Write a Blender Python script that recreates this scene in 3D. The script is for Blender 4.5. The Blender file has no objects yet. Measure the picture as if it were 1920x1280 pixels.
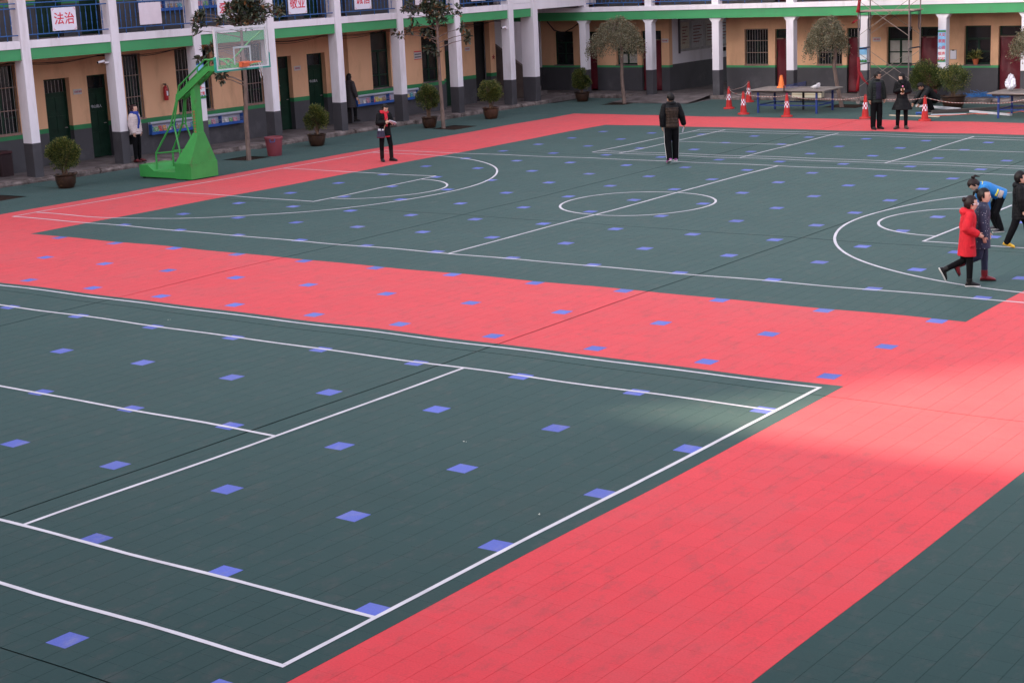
import bpy, bmesh, math, random
import numpy as np
from mathutils import Vector, Matrix

random.seed(7)
sc = bpy.context.scene
col = sc.collection
R = math.radians

# ------------------------------------------------------------------ camera
cam_d = bpy.data.cameras.new("camera")
cam = bpy.data.objects.new("camera", cam_d)
col.objects.link(cam)
sc.camera = cam
right = Vector((0.80766425, 0.58804092, -0.0434319))
down = Vector((0.09801801, -0.20652882, -0.97351852))
fwd = Vector((-0.58143867, 0.782019, -0.22444455))
CAM = Vector((20.9306, -7.7927, 5.2007))
m = Matrix.Identity(4)
for r in range(3):
    m[r][0] = right[r]; m[r][1] = -down[r]; m[r][2] = -fwd[r]; m[r][3] = CAM[r]
cam.matrix_world = m
cam_d.sensor_width = 36
cam_d.lens = 3071.57 * 36 / 1920
cam_d.clip_start = 0.1
cam_d.clip_end = 3000
FPX = 3071.57


def project(p):
    d = Vector(p) - CAM
    z = d.dot(fwd)
    return 960 + FPX * d.dot(right) / z, 640 + FPX * d.dot(down) / z, z


# ------------------------------------------------------------------ world, sun, exposure
SUN_EL = R(20)
sun_to = Vector((-0.62, -0.78, 0)).normalized() * math.cos(SUN_EL) + Vector((0, 0, math.sin(SUN_EL)))
w = bpy.data.worlds.new("World"); sc.world = w; w.use_nodes = True
nt = w.node_tree; nt.nodes.clear()
out = nt.nodes.new("ShaderNodeOutputWorld")
bg = nt.nodes.new("ShaderNodeBackground")
sky = nt.nodes.new("ShaderNodeTexSky")
hs = nt.nodes.new("ShaderNodeHueSaturation")
sky.sky_type = 'NISHITA'; sky.sun_disc = False
sky.sun_elevation = SUN_EL
sky.sun_rotation = math.atan2(-0.62, -0.78)
sky.air_density = 1.0; sky.dust_density = 5.0; sky.ozone_density = 1.5
hs.inputs['Saturation'].default_value = 0.5
bg.inputs['Strength'].default_value = 0.10
veil = nt.nodes.new("ShaderNodeMix"); veil.data_type = 'RGBA'   # even high haze over the clear sky
veil.inputs[0].default_value = 0.35; veil.inputs[7].default_value = (3.6, 3.15, 3.75, 1)
nt.links.new(sky.outputs[0], hs.inputs['Color'])
nt.links.new(hs.outputs[0], veil.inputs[6]); nt.links.new(veil.outputs[2], bg.inputs[0])
nt.links.new(bg.outputs[0], out.inputs[0])
sd = bpy.data.lights.new("sun", 'SUN'); sun = bpy.data.objects.new("sun", sd); col.objects.link(sun)
sd.energy = 2.0; sd.angle = R(1.1); sd.color = (1.0, 0.82, 0.62)
sun.rotation_euler = (-sun_to).to_track_quat('-Z', 'Y').to_euler()
sun.location = (0, 0, 60)
vs = sc.view_settings
vs.view_transform = 'Standard'; vs.look = 'None'; vs.gamma = 1; vs.use_curve_mapping = False
vs.exposure = 2.6

# ------------------------------------------------------------------ helpers


def empty(name, loc=(0, 0, 0), rz=0.0):
    o = bpy.data.objects.new(name, None)
    o.location = loc; o.rotation_euler = (0, 0, rz)
    o.empty_display_size = 0.2
    col.objects.link(o)
    return o


def tag(o, label=None, cat=None, group=None, kind=None):
    if label: o['label'] = label
    if cat: o['category'] = cat
    if group: o['group'] = group
    if kind: o['kind'] = kind
    return o


def mobj(name, me, parent=None, loc=None, rz=None):
    o = bpy.data.objects.new(name, me)
    col.objects.link(o)
    if parent is not None: o.parent = parent
    if loc is not None: o.location = loc
    if rz is not None: o.rotation_euler = (0, 0, rz)
    return o


class MB:
    def __init__(self):
        self.v = []; self.f = []; self.mi = []; self.cur = 0

    def add(self, vs, fs):
        b = len(self.v)
        self.v.extend([tuple(p) for p in vs])
        for f in fs:
            self.f.append(tuple(b + i for i in f)); self.mi.append(self.cur)
        return self

    def box(self, x0, x1, y0, y1, z0, z1, M=None):
        vs = [(x0, y0, z0), (x1, y0, z0), (x1, y1, z0), (x0, y1, z0), (x0, y0, z1), (x1, y0, z1), (x1, y1, z1), (x0, y1, z1)]
        if M is not None: vs = [M @ Vector(p) for p in vs]
        return self.add(vs, [(0, 3, 2, 1), (4, 5, 6, 7), (0, 1, 5, 4), (1, 2, 6, 5), (2, 3, 7, 6), (3, 0, 4, 7)])

    def cbox(self, x0, x1, y0, y1, z0, z1, c=0.01):
        """box with chamfered vertical edges and top edge"""
        ring = lambda d, z: [(x0 + c, y0 + d, z), (x1 - c, y0 + d, z), (x1 - d, y0 + c, z), (x1 - d, y1 - c, z), (x1 - c, y1 - d, z), (x0 + c, y1 - d, z), (x0 + d, y1 - c, z), (x0 + d, y0 + c, z)]
        a = ring(0, z0); b = ring(0, z1 - c); d = ring(c * .999, z1)
        fs = [tuple(range(7, -1, -1))]
        for k in range(8):
            fs.append((k, (k + 1) % 8, 8 + (k + 1) % 8, 8 + k)); fs.append((8 + k, 8 + (k + 1) % 8, 16 + (k + 1) % 8, 16 + k))
        fs.append(tuple(range(16, 24)))
        return self.add(a + b + d, fs)

    def tube(self, pts, rad, n=8, cap=True):
        pts = [Vector(p) for p in pts]
        if not hasattr(rad, '__len__'): rad = [rad] * len(pts)
        vs = []; fs = []
        up = Vector((0, 0, 1))
        prev = None
        for i, p in enumerate(pts):
            if i == 0: d = pts[1] - pts[0]
            elif i == len(pts) - 1: d = pts[-1] - pts[-2]
            else: d = (pts[i + 1] - pts[i]).normalized() + (pts[i] - pts[i - 1]).normalized()
            d.normalize()
            if prev is None:
                a = up if abs(d.z) < .95 else Vector((1, 0, 0))
                u = d.cross(a).normalized()
            else:
                u = (prev - d * prev.dot(d)).normalized()
            prev = u
            v = d.cross(u)
            for k in range(n):
                t = 2 * math.pi * k / n
                vs.append(p + (u * math.cos(t) + v * math.sin(t)) * rad[i])
        for i in range(len(pts) - 1):
            for k in range(n):
                fs.append((i * n + k, i * n + (k + 1) % n, (i + 1) * n + (k + 1) % n, (i + 1) * n + k))
        if cap:
            fs.append(tuple(range(n - 1, -1, -1)))
            b = (len(pts) - 1) * n
            fs.append(tuple(range(b, b + n)))
        return self.add(vs, fs)

    def lathe(self, prof, n=20, c=(0, 0, 0), cap=True):
        vs = []; fs = []
        for r, z in prof:
            for k in range(n):
                t = 2 * math.pi * k / n
                vs.append((c[0] + r * math.cos(t), c[1] + r * math.sin(t), c[2] + z))
        for i in range(len(prof) - 1):
            for k in range(n):
                fs.append((i * n + k, i * n + (k + 1) % n, (i + 1) * n + (k + 1) % n, (i + 1) * n + k))
        if cap:
            fs.append(tuple(range(n - 1, -1, -1)))
            b = (len(prof) - 1) * n
            fs.append(tuple(range(b, b + n)))
        return self.add(vs, fs)

    def prism(self, poly, a0, a1, axis='y'):
        """poly in the two other axes; extruded along axis"""
        def P(p, a):
            if axis == 'y': return (p[0], a, p[1])
            if axis == 'x': return (a, p[0], p[1])
            return (p[0], p[1], a)
        n = len(poly)
        vs = [P(p, a0) for p in poly] + [P(p, a1) for p in poly]
        fs = [tuple(range(n)), tuple(range(2 * n - 1, n - 1, -1))]
        for k in range(n): fs.append((k, n + k, n + (k + 1) % n, (k + 1) % n))
        return self.add(vs, fs)

    def loft(self, rings, n=16):
        """rings: (centre, U, V) -> closed lofted surface"""
        vs = []; fs = []
        for c, U, V in rings:
            c = Vector(c)
            for k in range(n):
                t = 2 * math.pi * k / n
                vs.append(c + Vector(U) * math.cos(t) + Vector(V) * math.sin(t))
        for i in range(len(rings) - 1):
            for k in range(n):
                fs.append((i * n + k, i * n + (k + 1) % n, (i + 1) * n + (k + 1) % n, (i + 1) * n + k))
        fs.append(tuple(range(n - 1, -1, -1)))
        b = (len(rings) - 1) * n
        fs.append(tuple(range(b, b + n)))
        return self.add(vs, fs)

    def ell(self, c, ax, n=12, m=8):
        c = Vector(c)
        X, Y, Z = [Vector(a) for a in ax]
        rings = []
        for i in range(1, m):
            t = math.pi * i / m
            rings.append((c - Z * math.cos(t), X * math.sin(t), Y * math.sin(t)))
        return self.loft(rings, n)

    def mesh(self, name, mats, smooth=False, fix=False):
        me = bpy.data.meshes.new(name)
        me.from_pydata(self.v, [], self.f)
        if not hasattr(mats, '__len__'): mats = [mats]
        for mt in mats: me.materials.append(mt)
        if len(mats) > 1:
            me.polygons.foreach_set('material_index', self.mi)
        if fix:
            bm = bmesh.new(); bm.from_mesh(me); bmesh.ops.recalc_face_normals(bm, faces=bm.faces); bm.to_mesh(me); bm.free()
        if smooth:
            me.polygons.foreach_set('use_smooth', [True] * len(me.polygons))
            try: me.set_sharp_from_angle(angle=R(40 if smooth is True else smooth))
            except Exception: pass
        me.update()
        return me

    def build(self, name, mats, parent=None, smooth=False, fix=True, loc=None, rz=None):
        return mobj(name, self.mesh(name, mats, smooth, fix), parent, loc, rz)


# ------------------------------------------------------------------ materials
MATS = {}


def mat(name, c, rough=.6, var=.12, scale=3.0, bump=0.0, bscale=60, spec=.35, metal=0.0, dirt=None, dscale=1.2, dlo=.55, dhi=.75, coat=0.0, stretch=None):
    if name in MATS: return MATS[name]
    m = bpy.data.materials.new(name); m.use_nodes = True
    t = m.node_tree; b = t.nodes['Principled BSDF']
    b.inputs['Roughness'].default_value = rough
    b.inputs['Specular IOR Level'].default_value = spec
    b.inputs['Metallic'].default_value = metal
    if coat: b.inputs['Coat Weight'].default_value = coat
    g = t.nodes.new('ShaderNodeNewGeometry')
    pos = g.outputs['Position']
    if stretch:
        mp = t.nodes.new('ShaderNodeMapping'); mp.inputs['Scale'].default_value = stretch
        t.links.new(pos, mp.inputs[0]); pos = mp.outputs[0]
    cc = Vector(c[:3])
    last = None
    if var:
        n = t.nodes.new('ShaderNodeTexNoise'); n.inputs['Scale'].default_value = scale; n.inputs['Detail'].default_value = 5
        t.links.new(pos, n.inputs['Vector'])
        rp = t.nodes.new('ShaderNodeValToRGB')
        rp.color_ramp.elements[0].position = .3; rp.color_ramp.elements[1].position = .7
        lo = cc * (1 - var); hi = cc * (1 + var)
        rp.color_ramp.elements[0].color = (*lo, 1); rp.color_ramp.elements[1].color = (*[min(1, q) for q in hi], 1)
        t.links.new(n.outputs[0], rp.inputs[0]); last = rp.outputs[0]
    if dirt:
        n2 = t.nodes.new('ShaderNodeTexNoise'); n2.inputs['Scale'].default_value = dscale; n2.inputs['Detail'].default_value = 8; n2.inputs['Roughness'].default_value = .65
        t.links.new(pos, n2.inputs['Vector'])
        r2 = t.nodes.new('ShaderNodeValToRGB'); r2.color_ramp.elements[0].position = dlo; r2.color_ramp.elements[1].position = dhi
        t.links.new(n2.outputs[0], r2.inputs[0])
        mx = t.nodes.new('ShaderNodeMix'); mx.data_type = 'RGBA'
        t.links.new(r2.outputs[0], mx.inputs[0])
        if last: t.links.new(last, mx.inputs[6])
        else: mx.inputs[6].default_value = (*cc, 1)
        mx.inputs[7].default_value = (*dirt[:3], 1); last = mx.outputs[2]
    if last: t.links.new(last, b.inputs['Base Color'])
    else: b.inputs['Base Color'].default_value = (*cc, 1)
    if bump:
        n3 = t.nodes.new('ShaderNodeTexNoise'); n3.inputs['Scale'].default_value = bscale; n3.inputs['Detail'].default_value = 3
        t.links.new(g.outputs['Position'], n3.inputs['Vector'])
        bp = t.nodes.new('ShaderNodeBump'); bp.inputs['Strength'].default_value = bump; bp.inputs['Distance'].default_value = .02
        t.links.new(n3.outputs[0], bp.inputs['Height']); t.links.new(bp.outputs[0], b.inputs['Normal'])
    MATS[name] = m
    return m


def tile_mat(name, c, stain, stain2, lo=.965, hi=1.035, tint=(.85, .88, .88, 1), sheen=.13):
    """plastic court tile: per-tile tone, broad wear, scuffs"""
    m = bpy.data.materials.new(name); m.use_nodes = True
    t = m.node_tree; N = t.nodes.new; L = t.links.new
    b = t.nodes['Principled BSDF']
    b.inputs['Roughness'].default_value = .5; b.inputs['Specular IOR Level'].default_value = .012
    b.inputs['Sheen Weight'].default_value = sheen; b.inputs['Sheen Roughness'].default_value = .5; b.inputs['Sheen Tint'].default_value = tint
    g = N('ShaderNodeNewGeometry')
    ad = N('ShaderNodeVectorMath'); ad.operation = 'MULTIPLY_ADD'; ad.inputs[1].default_value = (4, 4, 0); ad.inputs[2].default_value = (.5, .5, .5)
    L(g.outputs['Position'], ad.inputs[0])
    fl = N('ShaderNodeVectorMath'); fl.operation = 'FLOOR'; L(ad.outputs[0], fl.inputs[0])
    wn = N('ShaderNodeTexWhiteNoise'); wn.noise_dimensions = '2D'; L(fl.outputs[0], wn.inputs['Vector'])
    mr = N('ShaderNodeMapRange'); mr.inputs[3].default_value = lo; mr.inputs[4].default_value = hi; L(wn.outputs[0], mr.inputs[0])
    sc1 = N('ShaderNodeVectorMath'); sc1.operation = 'SCALE'; sc1.inputs[0].default_value = c; L(mr.outputs[0], sc1.inputs['Scale'])
    # broad wear
    n1 = N('ShaderNodeTexNoise'); n1.inputs['Scale'].default_value = .7; n1.inputs['Detail'].default_value = 9; n1.inputs['Roughness'].default_value = .7
    L(g.outputs['Position'], n1.inputs['Vector'])
    r1 = N('ShaderNodeValToRGB'); r1.color_ramp.elements[0].position = .46; r1.color_ramp.elements[1].position = .78; L(n1.outputs[0], r1.inputs[0])
    m1 = N('ShaderNodeMix'); m1.data_type = 'RGBA'; L(r1.outputs[0], m1.inputs[0]); L(sc1.outputs[0], m1.inputs[6]); m1.inputs[7].default_value = (*stain, 1)
    n2 = N('ShaderNodeTexNoise'); n2.inputs['Scale'].default_value = 5.0; n2.inputs['Detail'].default_value = 8; n2.inputs['Roughness'].default_value = .72
    mp = N('ShaderNodeMapping'); mp.inputs['Scale'].default_value = (1.0, .55, 1); mp.inputs['Rotation'].default_value = (0, 0, .5)
    L(g.outputs['Position'], mp.inputs[0]); L(mp.outputs[0], n2.inputs['Vector'])
    r2 = N('ShaderNodeValToRGB'); r2.color_ramp.elements[0].position = .52; r2.color_ramp.elements[1].position = .76
    r2.color_ramp.elements[1].color = (.8, .8, .8, 1); L(n2.outputs[0], r2.inputs[0])
    m2 = N('ShaderNodeMix'); m2.data_type = 'RGBA'; L(r2.outputs[0], m2.inputs[0]); L(m1.outputs[2], m2.inputs[6]); m2.inputs[7].default_value = (*stain2, 1)
    # fine grain of the open lattice
    n3 = N('ShaderNodeTexNoise'); n3.inputs['Scale'].default_value = 55; n3.inputs['Detail'].default_value = 2; L(g.outputs['Position'], n3.inputs['Vector'])
    mr3 = N('ShaderNodeMapRange'); mr3.inputs[1].default_value = .3; mr3.inputs[2].default_value = .7; mr3.inputs[3].default_value = .92; mr3.inputs[4].default_value = 1.08; L(n3.outputs[0], mr3.inputs[0])
    sc3 = N('ShaderNodeVectorMath'); sc3.operation = 'SCALE'; L(m2.outputs[2], sc3.inputs[0]); L(mr3.outputs[0], sc3.inputs['Scale'])
    L(sc3.outputs[0], b.inputs['Base Color'])
    # roughness follows the wear
    mr2 = N('ShaderNodeMapRange'); mr2.inputs[3].default_value = .42; mr2.inputs[4].default_value = .62; L(n1.outputs[0], mr2.inputs[0]); L(mr2.outputs[0], b.inputs['Roughness'])
    # fine open-grid relief of the tiles
    vo = N('ShaderNodeTexVoronoi'); vo.inputs['Scale'].default_value = 85; vo.inputs['Randomness'].default_value = .25; L(g.outputs['Position'], vo.inputs['Vector'])
    bp = N('ShaderNodeBump'); bp.inputs['Strength'].default_value = .08; bp.inputs['Distance'].default_value = .004
    L(vo.outputs['Distance'], bp.inputs['Height']); L(bp.outputs[0], b.inputs['Normal'])
    MATS[name] = m
    return m


M_green = tile_mat('green_tile', (.0100, .0290, .0280), (.017, .031, .029), (.046, .042, .040), tint=(.68, .97, .92, 1), sheen=.145)
M_red = tile_mat('red_tile', (.52, .032, .042), (.46, .052, .060), (.26, .040, .042))
M_blue = tile_mat('blue_tile', (.075, .105, .40), (.12, .145, .36), (.17, .175, .30), .82, 1.12)
M_line = mat('line_paint', (.51, .495, .52), .6, .12, 2.5, spec=.05, dirt=(.38, .39, .40), dscale=6, dlo=.6, dhi=.8)
M_under = mat('underlay', (.02, .022, .022), .9)
M_conc = mat('concrete', (.17, .145, .14), .9, .25, 2.5, .4, 40, spec=.1, dirt=(.085, .07, .068), dscale=1.8, dlo=.45, dhi=.7)
M_kerb = mat('kerb_stone', (.20, .165, .155), .9, .35, 5, .6, 30, spec=.1, dirt=(.07, .055, .05), dscale=3, dlo=.42, dhi=.66)
M_soil = mat('soil', (.030, .020, .016), .95, .5, 14, .9, 30, spec=.05)
M_white = mat('white_paint', (.76, .72, .76), .6, .05, 1.2, .1, 50, dirt=(.50, .45, .45), dscale=1.3, dlo=.52, dhi=.85, stretch=(1.6, 1.6, .35))
M_tan = mat('tan_paint', (.72, .41, .24), .7, .06, 1.0, .15, 60, dirt=(.46, .25, .14), dscale=1.1, dlo=.5, dhi=.85, stretch=(1.4, 1.4, .5))
M_grey = mat('grey_paint', (.060, .057, .064), .65, .12, 1.5, .2, 40, dirt=(.12, .115, .12), dscale=1.3, dlo=.55, dhi=.85)
M_fascia = mat('green_paint', (.055, .30, .115), .6, .06, 1.2, .1, 50, dirt=(.07, .24, .11), dscale=2)
M_band = mat('band_paint', (.03, .20, .075), .6, .1, 2)
M_dgreen = mat('door_green', (.006, .026, .015), .5, .25, 4, spec=.2)
M_glass = mat('dark_glass', (.012, .014, .016), .12, .3, 1.2, spec=.5)
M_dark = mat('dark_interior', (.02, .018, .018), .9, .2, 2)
M_steel = mat('steel_bar', (.30, .26, .25), .5, .2, 20, metal=.3)
M_rust = mat('rusty_frame', (.26, .16, .13), .7, .25, 20)
M_bluep = mat('rail_blue', (.022, .10, .29), .45, .15, 6)
M_wtile = mat('upper_floor', (.18, .16, .16), .8, .2, 3)
M_black = mat('black_rubber', (.015, .015, .016), .6, .2, 5)
M_cable = mat('cable', (.012, .011, .012), .6, 0)
M_redp = mat('red_text', (.62, .03, .06), .5, .08, 4)
M_board = mat('white_board', (.74, .72, .80), .4, .05, 3)
M_boardf = mat('faded_board', (.72, .63, .68), .5, .06, 3, dirt=(.64, .55, .60), dscale=4)
M_maroon = mat('maroon_leather', (.105, .011, .019), .42, .2, 4, .55, 7, spec=.3)
M_paper = mat('window_paper', (.34, .32, .29), .8, .1, 8)
M_plate = mat('name_plate', (.50, .46, .45), .5, .1, 8)
M_skin = mat('skin', (.62, .37, .27), .5, .06, 12)
M_skin2 = mat('skin_tan', (.46, .25, .17), .5, .06, 12)
M_lip = mat('lips', (.42, .13, .11), .45, 0)
M_eye = mat('eye_dark', (.02, .015, .013), .25, 0)
M_hair = mat('hair_black', (.008, .006, .006), .5, .3, 60, .12, 160, spec=.22, stretch=(1, 1, .15))
M_hairb = mat('hair_brown', (.018, .010, .009), .5, .3, 60, .12, 160, spec=.22, stretch=(1, 1, .15))


def wave(x, y):
    """gentle unevenness of the laid floor"""
    return .006 * math.sin(x * 1.15 + y * .35 + 1.1) * math.sin(y * 1.3 - .5 * x) + .004 * math.sin(x * 2.4 + .8 * y) + .004 * math.sin(.5 * y + .9)


U = 1.75
# ------------------------------------------------------------------ ground
g = MB(); g.add([(-600, -600, -.06), (600, -600, -.06), (600, 600, -.06), (-600, 600, -.06)], [(0, 1, 2, 3)])
tag(g.build('ground', mat('yard_concrete', (.20, .185, .175), .9, .2, .8, .3, 20), fix=False), kind='structure')

# ------------------------------------------------------------------ court floor of clip-together tiles
court = MB(); court.add([(-17.2, -6.4, -.03), (26, -6.4, -.03), (26, 46.2, -.03), (-17.2, 46.2, -.03)], [(0, 1, 2, 3)])
court = tag(court.build('court_floor', M_under, fix=False), kind='structure')
WL_TH = -0.033
WL_O = Vector((-15.75, 20.26, 0))
WD = Vector((.033, 1, 0)).normalized(); WN = Vector((WD.y, -WD.x, 0))
PITS = [(-13.55, 26.05, .55), (-12.95, 35.0, .55), (-11.9, 43.55, .5), (-2.95, 43.95, .55), (-13.9, 17.6, .6), (3.8, 43.25, .5)]


def region(ix, iy):
    x = ix / 7; y = iy / 7
    if ix % 7 == 0 and iy % 7 == 0 and -28 <= ix <= 49 and iy <= 140: return 2
    inx = -45.5 < ix < 62.5
    if inx and iy < 159.5:
        if ix < -32.5 or ix > 50.5 or iy > 147.5 or 40.5 < iy < 56.5: return 1
    return 0


TX0, TX1, TY0, TY1 = -66, 100, -25, 183
JX = (29.5, -2.5); JY = (-1.5, 38.5, 78.5, 118.5, 158.5)
cells = []
for ix in range(TX0, TX1):
    for iy in range(TY0, TY1):
        x = ix * .25; y = iy * .25
        if (Vector((x, y, 0)) - WL_O).dot(WN) < .24: continue
        if -12.75 < x < -9.1 and y > 43.95: continue
        if any(abs(x - a) < r and abs(y - b) < r for a, b, r in PITS): continue
        cells.append((ix, iy, x, y, region(ix, iy)))


def tile_rect(ix, iy):
    gx = .0015; gy = .0002
    x0 = -.125 + (.013 if ix - .5 in JX else gx); x1 = .125 - (.013 if ix + .5 in JX else gx)
    y0 = -.125 + (.008 if iy - .5 in JY else gy); y1 = .125 - (.008 if iy + .5 in JY else gy)
    return x0, x1, y0, y1


vis = []
for c in cells:
    u, v, z = project((c[2], c[3], 0))
    if -20 < u < 1940 and v < 1300 and v > 0 and z > 0: vis.append((z, c))
vis.sort(key=lambda q: q[0])
single = set()
for z, c in vis:
    if c[4] != 2:
        single.add((c[0], c[1]))
        if len(single) >= 300: break
blue_vis = set((c[0], c[1]) for z, c in vis if c[4] == 2)
proto = {}


def flat_tile(rect, mt):
    k = (rect, mt.name)
    if k not in proto:
        x0, x1, y0, y1 = rect; c = .0004
        ex = [(-.1255 if q < 0 else .1255) if .125 - abs(q) < .006 else q for q in (x0, x1, y0, y1)]
        b = MB(); b.add([(ex[0], ex[2], -.0055), (ex[1], ex[2], -.0055), (ex[1], ex[3], -.0055), (ex[0], ex[3], -.0055), (x0, y0, -c), (x1, y0, -c), (x1, y1, -c), (x0, y1, -c), (x0 + c, y0 + c, 0), (x1 - c, y0 + c, 0), (x1 - c, y1 - c, 0), (x0 + c, y1 - c, 0)],
                        [(0, 1, 5, 4), (1, 2, 6, 5), (2, 3, 7, 6), (3, 0, 4, 7), (4, 5, 9, 8), (5, 6, 10, 9), (6, 7, 11, 10), (7, 4, 8, 11), (8, 9, 10, 11)])
        proto[k] = b.mesh('tile', mt)
    return proto[k]


bulk = {0: ([], []), 1: ([], []), 2: ([], [])}
TM = {0: M_green, 1: M_red, 2: M_blue}
trng = random.Random(3)
for ix, iy, x, y, k in cells:
    z = wave(x, y); gx = (wave(x + .12, y) - wave(x - .12, y)) / .24; gy = (wave(x, y + .12) - wave(x, y - .12)) / .24
    rect = tile_rect(ix, iy)
    z += trng.uniform(-.0002, .0002)
    if (ix, iy) in single or (ix, iy) in blue_vis:
        o = bpy.data.objects.new('blue_tile' if k == 2 else 'tile', flat_tile(rect, TM[k]))
        col.objects.link(o); o.parent = court
        o.location = (x, y, z); o.rotation_euler = (math.atan(gy), -math.atan(gx), 0)
    else:
        V, F = bulk[k]; b = len(V); x0, x1, y0, y1 = rect
        ex = [(-.1255 if q < 0 else .1255) if .125 - abs(q) < .006 else q for q in rect]
        for zz, (x0, x1, y0, y1) in ((-.0055, ex), (0, rect)):
            for a, d in ((x0, y0), (x1, y0), (x1, y1), (x0, y1)): V.append((x + a, y + d, z + gx * a + gy * d + zz))
        F += [(b, b + 1, b + 5, b + 4), (b + 1, b + 2, b + 6, b + 5), (b + 2, b + 3, b + 7, b + 6), (b + 3, b, b + 4, b + 7), (b + 4, b + 5, b + 6, b + 7)]
for k, nm in ((0, 'green_tiles'), (1, 'red_tiles'), (2, 'blue_tiles')):
    if not bulk[k][0]: continue
    me = bpy.data.meshes.new(nm); me.from_pydata(bulk[k][0], [], bulk[k][1]); me.materials.append(TM[k])
    tag(mobj(nm, me, court), kind='stuff')

# painted lines (grid units of 1.75 m)
LW = .05


def ribbon(pts, wd=LW, closed=False):
    P = [Vector((a * U, b * U, 0)) for a, b in pts]
    out = []
    for i in range(len(P) - 1):
        n = max(1, int((P[i + 1] - P[i]).length / .2))
        for k in range(n): out.append(P[i].lerp(P[i + 1], k / n))
    out.append(P[-1])
    b = MB(); V = []; F = []
    rr = random.Random(len(out))
    for i, p in enumerate(out):
        d = (out[min(i + 1, len(out) - 1)] - out[max(i - 1, 0)])
        if closed and i in (0, len(out) - 1): d = out[1] - out[-2]
        d.normalize(); n = Vector((-d.y, d.x, 0))
        h = wd / 2 * rr.uniform(.94, 1.06)
        off = 0 if closed else .004 * math.sin(i * .31) * rr.random()
        for s in (-1, 1):
            q = p + n * (s * h + off); V.append((q.x, q.y, wave(q.x, q.y) + .0042))
    for i in range(len(out) - 1): F.append((2 * i, 2 * i + 1, 2 * i + 3, 2 * i + 2))
    b.add(V, F)
    o = b.build('court_line', M_line, court, fix=False)
    for f in o.data.polygons:
        if f.normal.z < 0: o.data.flip_normals(); break
    return o


def arc(cx, cy, r, a0, a1, n=48):
    return [(cx + r * math.cos(a0 + (a1 - a0) * k / n), cy + r * math.sin(a0 + (a1 - a0) * k / n)) for k in range(n + 1)]


e = .014
XL = -1.9
for p in ([(XL - 4, 5.682), (7.08 + e, 5.682)], [(XL - 4, 5.015), (7.08 - e, 5.015)], [(XL - 4, .938), (7.08 - e, .938)], [(XL - 4, .31), (7.08 + e, .31)],
          [(7.08, .31 + e), (7.08, 5.682 - e)], [(4.455, .938 + e), (4.455, 5.015 - e)], [(XL - 4, 2.972), (4.455 - e, 2.972)]): ribbon(p)
BY0, BY1, BC = 8.95, 16.56, 12.765
ribbon([(-6.13 - e, BY0), (8.53 + e, BY0)]); ribbon([(-6.13 - e, BY1), (8.53 + e, BY1)])
ribbon([(-6.13, BY0 + e), (-6.13, BY1 - e)]); ribbon([(8.53, BY0 + e), (8.53, BY1 - e)])
ribbon([(1.2, BY0 + e), (1.2, BY1 - e)])
ribbon(arc(1.2, BC, .965, R(90) + .02, R(270) - .02)); ribbon(arc(1.2, BC, .965, R(-90) + .02, R(90) - .02))
for bx, sg in ((-6.13, 1), (8.53, -1)):
    ribbon([(bx + sg * e, 11.46), (bx + sg * 3.08, 11.46)]); ribbon([(bx + sg * e, 14.07), (bx + sg * 3.08, 14.07)])
    ribbon([(bx + sg * 3.065, 11.46 + e), (bx + sg * 3.065, 14.07 - e)])
    ribbon(arc(bx + sg * 3.08, BC, .965, -math.pi / 2, math.pi / 2) if sg > 0 else arc(bx + sg * 3.08, BC, .965, math.pi / 2, 1.5 * math.pi))
    cx = bx + sg * .87; r3 = 3.44
    pts = [(bx + sg * e, BC - r3)] + (arc(cx, BC, r3, -math.pi / 2, math.pi / 2, 80) if sg > 0 else [(2 * cx - q[0], q[1]) for q in arc(cx, BC, r3, -math.pi / 2, math.pi / 2, 80)]) + [(bx + sg * e, BC + r3)]
    ribbon(pts)
for p in ([(-2.42, 17.24), (5.15, 17.24)], [(-2.42, 17.47), (5.15, 17.47)], [(-2.42, 20.4), (5.15, 20.4)], [(-2.42, 20.68), (5.15, 20.68)],
          [(-2.42, 17.24 + e), (-2.42, 20.68 - e)], [(-1.92, 17.24 + e), (-1.92, 20.68 - e)], [(.21, 17.24 + e), (.21, 20.68 - e)], [(2.52, 17.24 + e), (2.52, 20.68 - e)],
          [(4.65, 17.24 + e), (4.65, 20.68 - e)], [(5.15, 17.24 + e), (5.15, 20.68 - e)], [(-1.92 + e, 18.95), (.21 - e, 18.95)], [(2.52 + e, 18.95), (4.65 - e, 18.95)]): ribbon(p, .045)

# planting holes left open in the tiles
for k, (a, b_, r) in enumerate(PITS):
    s = MB(); n = 8; V = []; F = []
    rr = random.Random(k)
    for i in range(n + 1):
        for j in range(n + 1):
            V.append((a - r - .1 + (2 * r + .2) * i / n, b_ - r - .1 + (2 * r + .2) * j / n, -.02 + rr.uniform(-.004, .012)))
    for i in range(n):
        for j in range(n): F.append((i * (n + 1) + j, (i + 1) * (n + 1) + j, (i + 1) * (n + 1) + j + 1, i * (n + 1) + j + 1))
    s.add(V, F)
    s.build('soil_patch', M_soil, court, fix=False)

# ------------------------------------------------------------------ raised walkways with kerb stones
walk = empty('walkway', WL_O, WL_TH); tag(walk, kind='structure')
b = MB(); b.box(-2.7, -.1, -8, 25.2, -.05, .12); b.build('slab', M_conc, walk)
rr = random.Random(11)


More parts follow.
